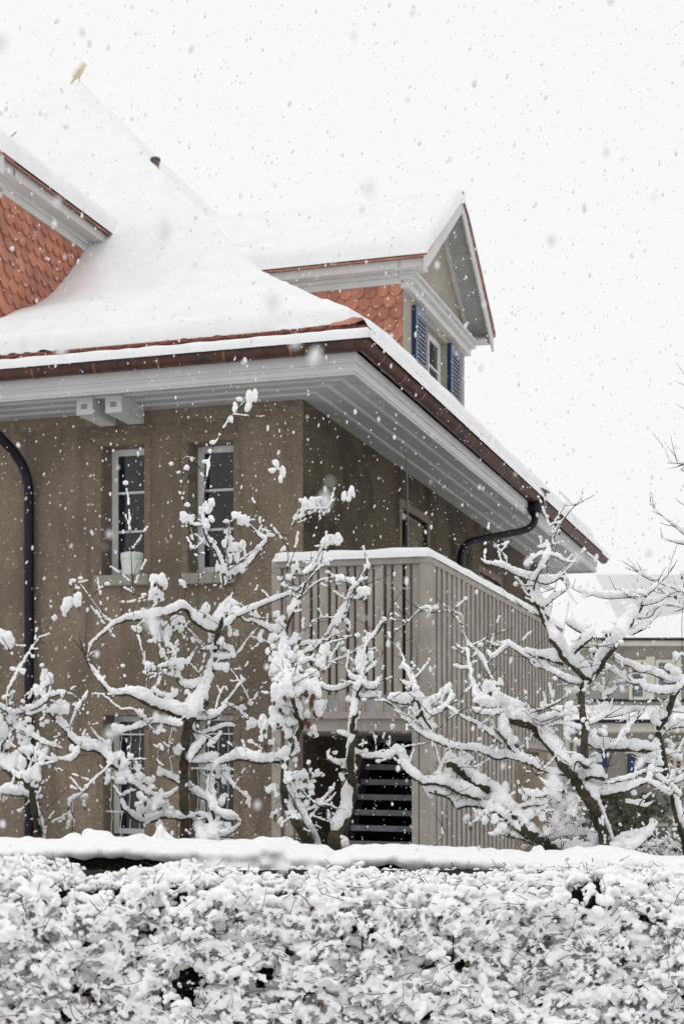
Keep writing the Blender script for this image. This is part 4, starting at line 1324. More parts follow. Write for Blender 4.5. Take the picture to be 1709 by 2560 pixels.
t.leafy("M1", (840, 380, 1140, 900), 14, 45, 90, .2)
t.leafy("L2", (1020, 520, 1440, 900), 12, 40, 80, .1)
t.finish()

# --- leafy tree before the balcony's left edge
t = Tree("fruit_tree", "upright fruit tree still holding withered leaves, before the balcony's left post", 9.2, 3, 765)
t.brown = .6
t.B("N2", 48, 26, "740,1560,0 690,1440,0 620,1330,20 560,1200,60 505,1090,80 455,970,80 430,850,60 430,700,40 455,560,60 500,430,55 555,330,50 600,230,60 560,100,90")
t.B("N2", 4, 4, "770,1440,70 730,1330,80 670,1220,90 620,1110,80 560,1000,70 500,900,70 440,830,60")
t.B("N1", 22, 10, "560,1520,90 520,1390,90 480,1250,90 440,1110,70 400,990,60 395,880,60 445,740,40 480,630,30 510,530,90 545,430,60 590,380,35 640,260,20")
t.B("N1", 7, 5, "420,690,90 350,720,100 270,690,70 210,650,40").pad("N1", "530,500,110,130 500,540,90,110 560,460,70,70 350,570,90,70 420,600,60,50 390,640,110,110")
t.leafy("N1", (300, 760, 580, 1000), 26, 40, 85)
t.leafy("N1", (320, 980, 600, 1240), 26, 45, 100)
t.leafy("N1", (310, 1220, 780, 1560), 30, 60, 120)
t.leafy("N2", (200, 150, 560, 330), 10, 60, 110)
t.B("N1", 6, 5, "560,870,42 650,850,52 780,840,50 700,900,62 620,940,52 560,960,42").B("N1", 5, 4, "600,1040,60 680,1010,52 760,1030,42").B("N1", 5, 3, "860,1040,20 950,1010,26 1050,970,32 1150,910,32 1210,880,30")
t.pad("N1", "810,940,100,170 800,1020,110,130 850,900,70,120 820,1090,80,60 870,960,60,50", .6)
t.B("N1", 4, 3, "760,880,10 820,790,20 870,740,40 920,650,70 960,600,80 1010,530,80 1040,480,60 1070,400,18 1110,330,26 1160,250,22 1200,170,20 1245,100,20")
t.pad("N1", "900,740,60,120 940,640,80,110 1010,560,80,110 1035,510,60,80 1065,690,45,120 1050,640,50,60 950,750,50,60 890,790,40,70 1200,360,120,100 1225,340,100,110 1170,390,110,50 1210,410,80,50 1255,90,45,80 1190,230,40,60 1080,380,50,70", .8)
t.B("N1", 3, 2, "560,795,14 640,700,14 720,640,14 800,600,20 930,600,22").B("N1", 4, 3, "620,370,20 740,260,22 840,220,26 940,200,32 1000,220,62 1080,240,62 1120,290,62 1070,370,50 1050,430,30").pad("N1", "990,215,90,80 960,250,60,70 1100,240,70,70 1130,280,50,60", .8)
t.pad("N1", "520,130,50,110 560,90,45,100 580,140,35,70 390,215,75,50 420,270,60,40 500,200,60,60 510,310,100,28 440,290,50,40", .6).B("N1", 3, 2, "455,660,0 450,300,0 465,0,0 470,-100,0").B("N1", 2, 2, "340,220,0 400,270,0 450,310,0").B("N1", 2, 2, "620,400,0 640,260,14 660,220,10")
t.pad("N1", "690,1140,140,90 740,1150,90,90 640,1200,90,120 660,1290,80,120 730,1260,120,90 770,1320,70,120 610,1270,80,70 350,1330,100,160 400,1290,90,120 460,1290,100,180 330,1390,60,100 440,1170,150,70 500,1210,90,70 250,1335,80,30 195,790,60,110 210,740,50,50 330,800,100,80 290,830,60,70 440,800,100,50 460,840,60,40 270,935,60,80 290,1010,40,60", .6)
t.B("N1", 7, 6, "790,1260,60 850,1290,60 930,1295,60 1020,1270,60 1100,1230,52 1160,1190,60").B("N1", 2, 2, "830,1140,12 790,1210,16").B("N1", 2, 2, "790,1560,0 830,1450,0 860,1350,0")
t.pad("N2", "225,180,100,100 210,240,80,110 350,180,110,100 390,200,100,110 340,250,80,90 230,330,70,90 210,380,60,70 720,290,70,110 700,330,100,60 740,340,60,60 530,440,90,90 550,490,80,80 510,500,70,60 540,590,50,70 670,610,50,60 300,410,70,60", .7)
t.B("M2", 14, 14, "960,600,60 1080,565,92 1180,530,122 1280,545,122 1380,575,100 1480,560,100 1568,555,112 1640,500,120")
t.B("N2", 6, 5, "450,780,50 520,750,82 600,735,82 680,745,60 770,730,52 815,740,38").B("N2", 5, 4, "540,860,52 620,840,62 690,850,52").B("N2", 4, 3, "520,940,42 620,945,38 685,945,28").pad("N2", "540,740,110,60 620,760,120,50 700,790,100,50 310,860,110,70 280,890,60,60 360,930,50,50 690,690,40,50 755,690,50,40 340,1120,90,60 320,1140,60,60 400,1180,60,70 410,1220,45,60 360,1090,40,60")
t.B("N2", 4, 3, "440,1190,26 490,1150,26 550,1110,18").B("N2", 4, 2, "640,1080,32 720,1050,34 800,980,42 860,920,36 925,865,12").B("N2", 4, 2, "810,1010,34 890,965,36 935,905,20").B("N2", 3, 2, "690,1160,22 730,1090,34 790,1020,30").B("N2", 3, 3, "710,1130,32 760,1150,28 870,1190,22").B("N2", 3, 2, "810,1020,22 880,1030,32 965,1072,24").B("N2", 3, 2, "670,1040,24 680,970,18")
for x, y in ((720, 1350), (640, 1330), (700, 1420), (410, 1210)): t.add_leaf(Vector(t.p3("N1", x, y)[0]) + Vector((0, -.05, 0)), True, .05)
for x, y in ((640, 180), (680, 210), (250, 430), (500, 350), (720, 110)): t.add_leaf(Vector(t.p3("N2", x, y)[0]) + Vector((0, -.05, 0)), True, .05)
t.leafy("N2", (330, 700, 700, 1150), 22, 40, 85, .3)
t.finish()

# --- slim upright tree before the stair
t = Tree("fruit_tree", "slim snow-plastered fruit tree standing before the dark staircase", 9.3, 4, 840)
t.B("N2", 75, 20, "960,1600,0 930,1440,0 915,1350,60 960,1200,140 1030,1080,135 1050,950,135 1080,820,115 1090,700,92 1080,560,102 1090,430,102 1095,300,102 1105,150,84 1120,0,84")
t.B("N1", 14, 8, "1120,1411,84 1130,1380,90 1150,1280,92 1185,1180,60 1180,1080,110 1190,1000,122 1210,920,52 1240,850,34 1320,750,52 1390,650,46 1430,625,36").pad("N1", "1170,1060,110,120 1190,960,90,130 1150,1110,90,60 1280,980,70,110 1220,830,70,70 1260,780,70,80 1410,620,50,40 1240,1020,60,60")
t.B("N1", 6, 5, "1200,1240,70 1260,1270,72 1320,1260,80 1350,1210,52").B("N1", 5, 4, "1150,1200,52 1090,1180,62 1050,1110,22").B("N1", 4, 2, "1240,1120,52 1320,1050,42 1370,990,14 1450,850,0 1510,760,6 1568,700,14 1650,630,18 1720,560,22 1780,510,40 1850,500,38 1865,540,34 1840,600,32").pad("N1", "1060,1400,60,80 1110,1420,60,60 1290,1350,120,50")
t.B("N1", 5, 4, "1190,1370,50 1280,1360,64 1370,1350,50")
t.B("N2", 8, 6, "1090,340,90 1020,330,70 960,310,55").B("N2", 6, 3, "1090,600,70 1000,610,62 930,605,50 870,560,42 860,510,36 885,480,26").pad("N2", "930,515,60,40 1010,640,70,70 1000,760,60,80 1080,650,60,90 1030,1400,90,140 1010,1360,60,80 1100,760,80,110")
t.B("N2", 12, 10, "1130,500,52 1230,540,62 1340,540,72 1440,545,92 1520,490,100 1570,520,112 1620,600,92")
t.B("N2", 3, 3, "1330,530,20 1330,430,22 1310,340,22 1280,310,14").B("N2", 3, 2, "1480,480,22 1420,410,14 1395,375,8").B("N1", 2, 2, "1355,480,0 1360,560,8 1345,680,0").B("N1", 2, 1, "1450,1390,0 1440,1200,0 1420,1000,0 1405,960,0").B("N1", 2, 1, "1700,800,0 1540,860,0 1450,860,0")
t.finish()
# --- broad tree at the right
t = Tree("fruit_tree", "broad many-limbed snow-laden fruit tree before the slatted balcony side", 9.0, 5, 1400)
t.B("S2", 56, 44, "840,1640,0 800,1470,0 765,1300,0 705,1130,0 635,1000,0 555,870,0 480,760,30 430,650,110 360,520,140 270,400,148 180,300,140 80,200,150 0,165,150 -60,150,150 -130,130,150")
t.B("S2", 3, 3, "880,1400,50 855,1330,45 815,1220,52 775,1110,52 735,1010,60 690,940,70 640,860,90")
t.B("R1", 24, 8, "1480,1540,150 1400,1480,140 1340,1390,122 1290,1300,84 1230,1220,52").B("R1", 8, 6, "1568,1475,110 1460,1440,120 1370,1400,120")
t.B("S2", 60, 40, "350,1620,0 300,1500,0 215,1400,40 130,1330,100 60,1260,112 -50,1130,112 -123,1060,112 -203,950,122 -323,850,132 -423,790,130 -533,720,118 -623,660,102 -703,610,70 -763,620,50", 1)
t.B("R2", 22, 12, "1640,1330,60 1560,1260,64 1480,1180,92 1380,1090,100 1280,1040,92 1150,1010,82 1020,1010,72 945,1035,80")
t.B("R2", 22, 10, "1620,1200,60 1560,1080,80 1400,1000,112 1250,950,122 1100,900,122 960,850,122 860,800,102 780,790,92 700,780,92 620,785,92 540,730,92 460,650,92 390,580,84 340,500,112")
t.B("R2", 10, 10, "620,850,40 700,880,70 790,900,80 880,950,50 950,1050,40").B("R2", 9, 9, "1260,1060,50 1210,1110,60 1150,1170,60").pad("R2", "1150,1120,80,110 730,860,130,60")
t.B("R2", 14, 4, "2030,690,92 1950,695,80 1860,685,62 1780,660,72 1690,600,92 1603,565,100 1450,525,92 1330,535,102 1230,490,82 1130,460,84 1020,460,72 900,440,74 760,380,84 650,335,74 560,290,52 480,200,62 400,130,52 330,60,32 260,10,26 150,0,26")
t.B("R2", 18, 6, "1640,620,30 1560,520,50 1480,430,100 1400,310,112 1370,180,62").B("R2", 8, 3, "1390,420,34 1290,325,62 1200,260,52 1120,210,52 1020,170,42 930,110,42 870,70,36 790,10,12").pad("R2", "1400,230,110,150 1440,320,120,140 1500,390,130,90")
t.B("R2", 3, 2, "970,100,20 880,170,16 800,240,16").B("R2", 4, 3, "1480,900,10 1430,990,24 1370,1040,36 1280,1080,40 1180,1100,34")
t.B("R1", 16, 5, "640,1640,120 600,1560,120 590,1450,140 560,1370,100 450,1400,112 350,1390,102 290,1390,62").B("R1", 9, 5, "640,1440,84 740,1390,74 820,1330,74 880,1260,62").B("R1", 8, 5, "905,1370,62 860,1425,52 800,1490,62 700,1545,62 650,1600,60").pad("R1", "870,1270,70,60 890,1340,50,90 420,1440,90,60 530,1340,70,60 500,1500,90,60")
t.B("R2", 12, 10, "640,60,122 660,160,104 690,250,72 690,330,60").B("R2", 6, 5, "650,190,92 570,185,62 500,165,52").pad("R2", "720,250,70,60 560,240,120,60 610,80,110,120")
t.B("R1", 4, 2, "565,1450,0 540,1330,50 525,1250,64 500,1180,72 460,1100,62 420,1070,62 430,1020,32 400,950,22 370,890,22 300,840,14 240,790,14").B("R1", 4, 3, "520,1200,42 570,1160,32 595,1120,16").B("R1", 4, 3, "395,1215,22 440,1240,50 500,1260,52").B("R1", 3, 2, "470,1100,30 545,1105,18").B("R1", 3, 2, "655,1395,16 690,1290,16 710,1240,18").pad("R1", "400,1090,60,40 550,1290,70,60")
t.B("R1", 2, 1, "870,1240,0 880,1150,0 905,1060,6").B("R2", 5, 5, "720,430,60 745,530,52 775,620,42").B("R2", 5, 3, "760,720,42 800,630,62 840,560,52").B("R2", 6, 4, "820,650,62 900,650,90 1000,590,92 1095,570,40").pad("R2", "900,540,90,60 850,690,80,60 830,740,110,80")
t.B("R1", 4, 2, "1290,1200,34 1240,1100,36 1200,1010,52 1130,920,46 1060,860,52 1030,800,32 1005,740,26 1000,650,22 990,580,36 920,540,22 860,490,14").B("R1", 4, 2, "1120,1310,42 1080,1190,36 1085,1120,52 1060,1030,36 1050,920,52 1000,910,32 945,860,14").B("R1", 3, 3, "915,1070,32 1000,1090,42 1070,1090,52")
t.B("R1", 6, 6, "1110,1300,40 1130,1370,80 1180,1420,112 1270,1440,112 1330,1450,90").B("R1", 6, 5, "1080,1475,12 1130,1510,62 1250,1530,62 1400,1520,62 1568,1530,50 1760,1500,30 1900,1440,30 2010,1380,12").B("R1", 3, 2, "1400,1250,24 1320,1250,50 1270,1230,50").pad("R1", "1220,1230,80,50 1250,1290,80,90")
for q in ("1370,1510,0 1325,1380,0 1290,1240,0", "1300,1450,0 1250,1300,0 1160,1200,0", "1110,1340,0 1160,1190,0 1210,1000,0 1250,720,4", "1030,890,0 1045,800,0", "850,1620,0 720,1330,0"):
    t.B("R1", 2, 1, q)
t.B("R1", 6, 4, "1720,1000,100 1620,960,70 1500,880,62 1430,850,62 1330,870,42 1245,835,26").B("R1", 5, 3, "1430,850,42 1400,900,50 1350,940,62 1290,985,50 1250,930,42")
# right limb carrying the broken stub and the long level bough
t.B("S2", 24, 22, "520,820,60 560,740,140 650,690,132 740,710,122 790,760,60").B("S2", 10, 8, "630,620,100 570,580,100 510,570,80 480,660,120").B("S2", 6, 4, "730,800,42 850,795,52 950,770,52 1060,740,52 1180,690,36")
t.B("S2", 16, 8, "580,830,90 650,870,122 750,885,132 900,865,112 1020,840,102 1120,800,84 1190,790,52 1235,740,72").pad("S2", "700,940,110,90 640,790,110,80 510,800,70,110")
t.B("S2", 12, 12, "720,960,0 850,960,0 1020,950,0").B("S2", 4, 3, "1010,990,50 1100,1010,50 1190,1030,42 1275,985,22").pad("S2", "1130,990,90,50 1070,900,60,60")
t.B("S2", 6, 5, "1240,680,84 1330,760,72 1430,830,62 1520,910,62").B("S2", 6, 5, "1235,800,52 1330,850,84 1430,910,72").B("S2", 3, 2, "380,560,0 370,480,0 415,400,0").B("S2", 3, 2, "440,640,0 500,560,20 520,450,12").B("S2", 3, 2, "600,680,0 595,560,0 620,420,0")
# upright limb and crown
t.B("S1", 40, 14, "605,2050,50 590,1900,20 595,1700,0 575,1560,0 562,1420,0 570,1290,0 600,1170,130 560,1090,160 450,985,160 380,900,150 300,790,122 250,680,90 190,560,84 140,440,110 90,330,112 75,260,84")
t.B("S1", 30, 14, "610,1240,30 650,1180,70 720,1080,95 770,980,130 850,880,142 920,780,152 970,680,152 1030,580,150 1090,510,112 1140,450,64")
t.B("S1", 6, 2, "1140,450,92 1150,390,110 1080,370,92 980,372,82 850,380,84 750,375,74 650,355,52 560,345,36 460,305,16 400,270,10 355,215,10").B("S1", 5, 2, "1180,390,52 1260,310,52 1330,250,32 1400,180,16 1475,90,8").B("S1", 6, 2, "1160,450,84 1290,430,62 1390,385,42 1475,348,14").B("S1", 6, 4, "1110,590,52 1170,580,62 1240,560,62 1295,490,52 1335,480,36").B("S1", 9, 5, "1040,750,62 1120,700,84 1185,680,62 1235,620,38")
for q in ("750,400,0 710,350,0 675,305,0", "885,410,0 860,370,0 840,345,0", "900,340,0 860,260,0 830,190,0", "1140,600,0 1080,580,0", "960,700,0 945,640,0", "915,690,0 850,640,0", "625,300,0 622,265,0", "440,300,0 410,230,0"):
    t.B("S1", 3, 2, q)
t.pad("S1", "975,480,70,90 1000,510,50,60 820,730,110,60 800,740,60,40")
t.B("S1", 13, 10, "470,950,62 560,840,102 640,770,92 668,720,60").B("S1", 8, 5, "600,740,62 520,690,92 450,640,92 415,625,52").pad("S1", "470,630,80,60 580,690,130,60").B("S1", 2, 2, "475,680,0 475,550,0")
t.B("S1", 14, 8, "400,1000,140 300,970,130 200,960,92 100,950,70 20,915,62").B("S1", 8, 3, "540,1230,72 430,1200,84 300,1130,62 200,1080,62 120,1070,42 70,1030,42 60,960,20").pad("S1", "160,1050,110,60 250,1060,100,40 500,1310,70,80 440,1310,100,50")
t.B("S1", 6, 3, "190,480,60 290,390,62 400,335,32").B("S1", 4, 3, "150,270,30 240,310,52 290,310,20").B("S1", 6, 4, "170,570,50 90,530,42 0,490,42 -90,430,20").B("S1", 4, 2, "200,660,20 250,580,0 275,480,20").pad("S1", "200,520,110,110 170,450,90,90 240,540,70,110")
t.B("Q", 11, 4, "690,1440,150 700,1330,140 740,1220,104 800,1120,92 850,1020,92 890,920,94 885,835,60 930,860,20 950,780,30 975,700,36 1000,640,42 1040,560,36 1120,460,22 1220,340,12 1325,240,6")
t.B("Q", 4, 2, "910,600,32 960,560,42 1040,550,52").B("Q", 6, 2, "900,960,62 1010,990,62 1070,1030,52 1130,1060,40 1120,1130,18 1080,1170,30").B("Q", 5, 3, "830,950,52 770,960,62 720,1000,52 650,1040,62 590,1090,70").B("Q", 4, 3, "870,840,60 820,860,70 760,870,36").pad("Q", "680,990,70,70 600,1080,70,60 1020,660,50,50 950,820,40,90 660,1070,60,40").B("Q", 2, 2, "905,830,0 920,680,6 920,600,6").B("Q", 3, 2, "650,1000,30 655,920,18")
t.B("Q", 10, 5, "1090,1230,0 1040,1240,62 960,1290,92 850,1315,102 720,1275,102 580,1230,112 450,1190,102 330,1130,92 220,1090,84 100,1080,52 10,1030,30").B("Q", 3, 2, "340,1060,40 335,1020,50 290,950,32 230,890,22 165,815,14").B("Q", 6, 5, "470,1280,52 540,1370,64 600,1450,84").pad("Q", "460,1360,70,70 1030,1230,70,60").B("Q", 2, 2, "340,1560,0 290,1440,0").B("Q", 2, 1, "320,1200,0 305,1110,0")
t.B("S2", 3, 2, "110,270,26 200,230,30 300,180,32 450,110,42 560,50,26 605,5,14").B("S2", 5, 3, "160,180,70 260,150,80 350,110,62 360,70,50").B("S2", 3, 2, "240,250,36 330,220,40 430,230,52 520,260,60 620,280,70").B("S2", 2, 2, "165,250,0 185,150,0 150,90,0").B("S2", 3, 2, "650,210,60 720,180,62 790,130,50 800,50,40").B("S2", 5, 3, "750,150,52 850,130,84 950,120,62 1080,80,62 1170,90,36").pad("S2", "790,60,110,90 700,90,110,90 180,40,70,60 780,320,80,70 660,150,90,80 520,400,60,70 490,300,100,60")
t.B("S1", 5, 4, "720,1260,52 790,1340,64 870,1310,52 900,1250,20").B("S1", 2, 1, "1130,1510,0 1200,1330,0 1260,1080,0").B("S2", 6, 3, "790,780,10 820,640,0 850,560,0 930,370,40 1010,260,62 1090,170,40 1150,40,0").B("S1", 3, 3, "780,1400,30 770,1320,40 800,1300,40")
# low bough to the right over the hedge
t.B("S2", 14, 10, "860,1450,122 960,1420,132 1050,1420,122 1150,1350,112 1220,1280,92 1275,1210,72").B("S2", 9, 7, "900,1400,92 1020,1330,102 1150,1290,62").pad("S2", "1260,1200,80,70 1040,1350,180,110 620,1440,240,120 480,1450,240,160 700,1360,130,180 300,1420,140,110")
t.B("S2", 6, 5, "215,1390,30 230,1250,12 235,1130,0").B("S2", 4, 3, "230,1390,30 330,1320,60 480,1290,62 510,1230,30").B("S2", 4, 3, "400,1340,40 520,1290,90 640,1290,60").B("R2", 9, 5, "1700,1400,50 1568,1330,70 1450,1310,60 1380,1310,30").pad("R2", "1380,1240,110,100 1340,1290,100,70 1290,1310,70,50 1430,1270,80,50 1080,1215,40,40").B("R2", 2, 1, "1250,1290,8 1160,1260,6 1080,1220,6")
t.B("S2", 3, 2, "0,660,30 60,690,0 150,760,20 240,830,60 330,860,60").B("S2", 4, 3, "-40,1040,40 60,1010,62 180,1000,60 300,985,40 560,1000,10").B("S2", 5, 4, "-20,900,60 60,910,80 150,930,60 230,880,80 320,800,90").pad("S2", "220,890,100,70 330,830,130,80 400,850,90,60 110,960,110,50 60,1090,120,60 350,1080,90,60 560,1180,110,60")
t.B("R2", 2, 1, "835,1020,6 825,1180,0 830,1290,10").B("R2", 3, 2, "700,1430,14 770,1370,20 830,1290,12")
t.leafy("S2", (-40, 860, 480, 1340), 34, 45, 105, 0)
t.leafy("S2", (380, 0, 800, 420), 18, 40, 85, 0)
t.leafy("R2", (1020, 820, 1560, 1180), 22, 45, 95, 0)
t.leafy("R1", (1100, 1180, 1400, 1500), 12, 40, 80, 0)
t.leafy("R2", (640, 620, 1000, 900), 10, 40, 80, 0)
t.finish()

# --- tree at the right edge
t = Tree("fruit_tree", "dark-trunked fruit tree cut by the right edge beside the neighbour house", 9.4, 7, 1712)
t.B("S2", 34, 30, "1600,1600,0 1568,1380,0 1512,1200,0 1472,1050,0 1455,930,10 1440,860,60 1405,760,52 1385,660,20 1345,470,0 1315,310,20 1335,190,110 1390,80,112 1440,0,84 1450,-70,60")
t.B("S2", 3, 3, "1560,1260,60 1540,1160,72 1512,1040,72 1490,940,60").B("S1", 14, 8, "1400,1540,90 1450,1430,84 1490,1330,64 1540,1260,64 1600,1200,70")
t.B("S2", 10, 9, "1345,340,40 1370,280,64 1450,240,84 1568,215,100 1650,215,100").B("S2", 10, 6, "1350,625,60 1280,610,72 1200,580,84 1120,560,62 1040,520,42")
t.B("S2", 6, 3, "1030,505,42 1150,540,42 1280,530,62 1390,505,72 1470,540,52 1530,460,40 1568,380,36").B("S2", 20, 12, "1320,490,62 1200,450,104 1050,440,114 900,440,114 750,430,112 640,395,92 620,430,60")
t.B("S2", 7, 6, "1400,760,60 1470,790,62 1580,745,62").B("S2", 5, 4, "1400,700,50 1480,700,42 1580,655,42").pad("S2", "1360,210,90,120 1280,180,110,140 660,350,100,70 700,560,140,120 1240,360,50,60 1290,690,120,60")
t.B("S1", 7, 3, "1600,1180,62 1540,1195,64 1430,1210,84 1320,1150,84 1220,1110,84 1120,1100,74 1040,1050,74 930,1020,74 860,960,92 800,910,20 740,840,14 680,735,8").B("S1", 8, 3, "1600,1210,50 1520,1270,64 1430,1310,84 1320,1310,84 1200,1290,74 1130,1235,64 1050,1220,64 940,1150,58 830,1090,58 720,1030,52 655,975,16")
t.B("S1", 3, 2, "690,960,0 720,850,0 700,820,20").B("S1", 2, 2, "640,1060,0 650,1250,0 640,1500,0").B("S1", 3, 2, "640,1080,0 700,1040,20 650,930,30").pad("S1", "670,920,100,60 750,970,110,90 1490,975,80,80 1420,1090,100,80 1480,1120,110,80 860,940,90,80 1170,1220,60,40 960,1220,100,30 730,1290,120,60 830,1320,90,60")
t.B("S1", 4, 3, "1470,1060,0 1490,1020,20 1545,950,30").B("S1", 2, 2, "1130,1270,0 1160,1150,0 1150,1020,0").B("S1", 2, 2, "1020,1080,0 1020,1020,0")
t.B("S2", 2, 2, "1280,300,0 1240,220,0 1210,100,0").pad("S2", "1500,40,60,80 1440,830,60,60 1520,920,50,50")
t.leafy("S2", (1250, 60, 1560, 800), 18, 50, 100, 0)
t.finish()

# --- bare twigs of a tree standing outside the right edge
t = Tree("fruit_tree", "taller tree mostly outside the right edge, bare twigs reaching in against the sky", 10.6, 8, 1900)
t.B("S1", 5, 3, "1750,470,40 1600,370,40 1480,310,32 1330,255,32 1200,190,52 1110,130,42 1000,75,0 945,38,0").B("S1", 3, 2, "1700,420,20 1568,335,32 1500,285,22 1445,195,6").B("S1", 4, 2, "1750,520,30 1600,500,40 1470,478,34 1345,458,14").B("S1", 3, 2, "1560,510,16 1500,530,24 1455,540,16").B("S1", 3, 3, "1560,440,0 1545,640,0 1548,900,0 1562,1150,0 1580,1500,0").B("S1", 3, 2, "1500,345,20 1380,355,34 1290,345,18 1250,330,12")
t.pad("S1", "1160,160,80,50 1480,370,60,40 1550,400,60,40 1560,160,60,50 1540,180,40,40")
for q in ("1460,420,0 1355,255,0 1265,115,0", "1460,400,20 1360,370,16 1265,330,6", "1480,720,0 1370,650,0 1260,590,0", "1520,1240,30 1420,1260,30 1340,1250,40 1260,1250,24 1165,1245,22", "1340,1260,10 1250,1300,8 1165,1315,4", "1400,1250,20 1340,1300,18 1295,1340,8", "1500,1820,0 1355,1730,0 1300,1690,14 1255,1640,4",
          "1560,2160,60 1440,2090,70 1330,2010,64 1210,1915,42 1120,1860,10 955,1705,0", "1560,2220,50 1400,2165,50 1260,2135,44 1105,2095,8"):
    t.B("X", 5, 2, q)
t.B("X", 30, 12, "2330,5900,0 2300,4200,0 2250,3000,0 2150,2300,40 1900,2200,60 1560,2170,60").B("X", 24, 8, "2250,3000,0 2200,2200,0 2000,1500,30 1800,1200,40 1520,1240,40").B("X", 14, 6, "2000,1500,30 1800,1900,30 1500,1820,10").B("X", 14, 5, "1900,1330,30 1750,800,20 1480,720,10").B("X", 12, 5, "1800,1000,20 1600,500,10 1460,420,10").B("X", 10, 5, "2150,2300,40 1800,2300,40 1560,2220,50")
t.finish()
# ------------------------------------------------------------------ small snowy shrubs behind the right tree
CROP['P'] = (0, 0, 1.0)
def shrub(label, Y, seed, px, w, ytop, ybot, n):
    t = Tree("shrub", label, Y, seed, px, cat="shrub", group="snowy shrubs beyond the right tree")
    r = t.rng
    for _ in range(n):
        x0 = px + r.uniform(-.25, .25) * w; x1 = px + r.uniform(-.5, .5) * w; y1 = r.uniform(ytop, ybot - 20)
        xm = (x0 + x1) / 2 + r.uniform(-10, 10); ym = min(ybot, y1 + r.uniform(-8, 25))
        T = r.uniform(4, 9)
        t.B("P", 1.3, .7, f"{x0},{ybot + 60},0 {xm},{(ybot + ym) / 2},{T * .6} {(xm + x1) / 2},{ym},{T} {x1},{y1},{T * .7}")
        for k in range(3):
            u = r.uniform(-1, 1) * 22; xa, ya = (xm + x1) / 2, ym
            t.B("P", .9, .5, f"{xa},{ya},{T * .6} {xa + u * .6},{ya - r.uniform(-4, 10)},{T} {xa + u * 1.3},{ya - r.uniform(-10, 18)},{T * .6}")
        if r.random() < .6: t.pad("P", f"{x1},{y1},{r.uniform(10, 22)},{r.uniform(7, 12)}", .2)
    t.finish()
shrub("small snow-covered shrub seen behind the broad tree's trunk", 13.5, 21, 1425, 110, 1985, 2125, 26)
shrub("snow-dusted shrub at the right edge below the neighbour's window", 11.5, 22, 1665, 150, 2105, 2160, 30)

# ------------------------------------------------------------------ clipped low hedge with its roll of snow
YL = 8.4
lh_base = (0, YL, -.45)
lh = empty("low_hedge", lh_base, "low clipped evergreen hedge under a thick roll of snow behind the front hedge", "hedge")
TOPS = [(-1100, 2096), (-500, 2096), (0, 2094), (110, 2097), (300, 2091), (400, 2096), (560, 2101), (640, 2103), (662, 2092), (700, 2093), (728, 2113), (762, 2107), (800, 2116), (838, 2138),
        (868, 2120), (900, 2110), (1000, 2111), (1100, 2115), (1200, 2121), (1280, 2126), (1345, 2133), (1420, 2124), (1500, 2116), (1570, 2126), (1650, 2142), (1750, 2140), (2300, 2130), (2900, 2130)]
def lowtop(x):
    px = CX + x * F / YL
    y = float(np.interp(px, [p[0] for p in TOPS], [p[1] for p in TOPS]))
    return ZC - (y - YH) / F * YL
bl = []
x = -4.3
while x < 4.3:
    zt = lowtop(x)
    for k in range(8):
        yy = YL + (-.33 + .66 * k / 7) + rng.uniform(-.03, .03)
        edge_ = abs(yy - YL) / .36
        r = .072 + .03 * noise.noise(Vector((x * 5, yy * 5, 0)))
        hh = .040 + .012 * noise.noise(Vector((x * 4, yy * 4, 4)))
        drop = .032 * edge_ ** 2.2 + (.02 * max(0, noise.noise(Vector((x * 2.5, k, 2)))) if k < 2 else 0)
        bl.append(ball((x + rng.uniform(-.02, .02), yy, zt - hh - drop), r, r * 1.05, hh))
        px_ = CX + x * F / (YL - .3)
        gap = 100 < px_ < 300 or 395 < px_ < 440 or 880 < px_ < 1010 or 1225 < px_ < 1430 or px_ > 1560
        if k == 0 and not gap and 440 < px_ < 880 and noise.noise(Vector((x * 2.9, 3, 1))) > -.25:
            for q in range(4):
                bl.append(ball((x + rng.uniform(-.03, .03), yy - rng.uniform(-.01, .05), zt - .13 - .045 * q), .05, .05, .04))
    x += .04
for px, py, w, h in ((1180, 2120, 60, 20), (620, 2098, 50, 16), (683, 2095, 58, 18), (765, 2118, 80, 36), (745, 2110, 40, 30), (240, 2080, 60, 26), (330, 2086, 50, 16), (60, 2092, 60, 18), (180, 2085, 50, 18), (400, 2075, 24, 50), (405, 2088, 50, 30),
                     (1440, 2128, 90, 36), (1520, 2120, 90, 34), (1380, 2140, 60, 30), (1345, 2120, 30, 30)):
    p = W(px, py, YL + rng.uniform(-.1, .1)); m_ = YL / F
    for k in range(9):
        bl.append(ball((p[0] + rng.uniform(-.35, .35) * w * m_, p[1] + rng.uniform(-.06, .06), p[2] - .02 + rng.uniform(-.4, .2) * h * m_), w * m_ * rng.uniform(.22, .38), w * m_ * .35, h * m_ * rng.uniform(.35, .55)))
me = blob_mesh("snow", bl, .012, sub=2, smooth_it=6, noise_amp=.016, noise_scale=11, origin=lh_base)
link("snow", me, M_SNOW, lh, True, 0, Vector(lh_base))
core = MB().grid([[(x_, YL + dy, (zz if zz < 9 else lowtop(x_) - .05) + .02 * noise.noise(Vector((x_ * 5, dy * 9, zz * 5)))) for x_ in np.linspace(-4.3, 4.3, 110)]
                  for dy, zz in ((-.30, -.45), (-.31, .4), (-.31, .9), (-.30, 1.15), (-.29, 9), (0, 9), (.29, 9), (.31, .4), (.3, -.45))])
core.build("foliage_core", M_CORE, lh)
lf = MB()
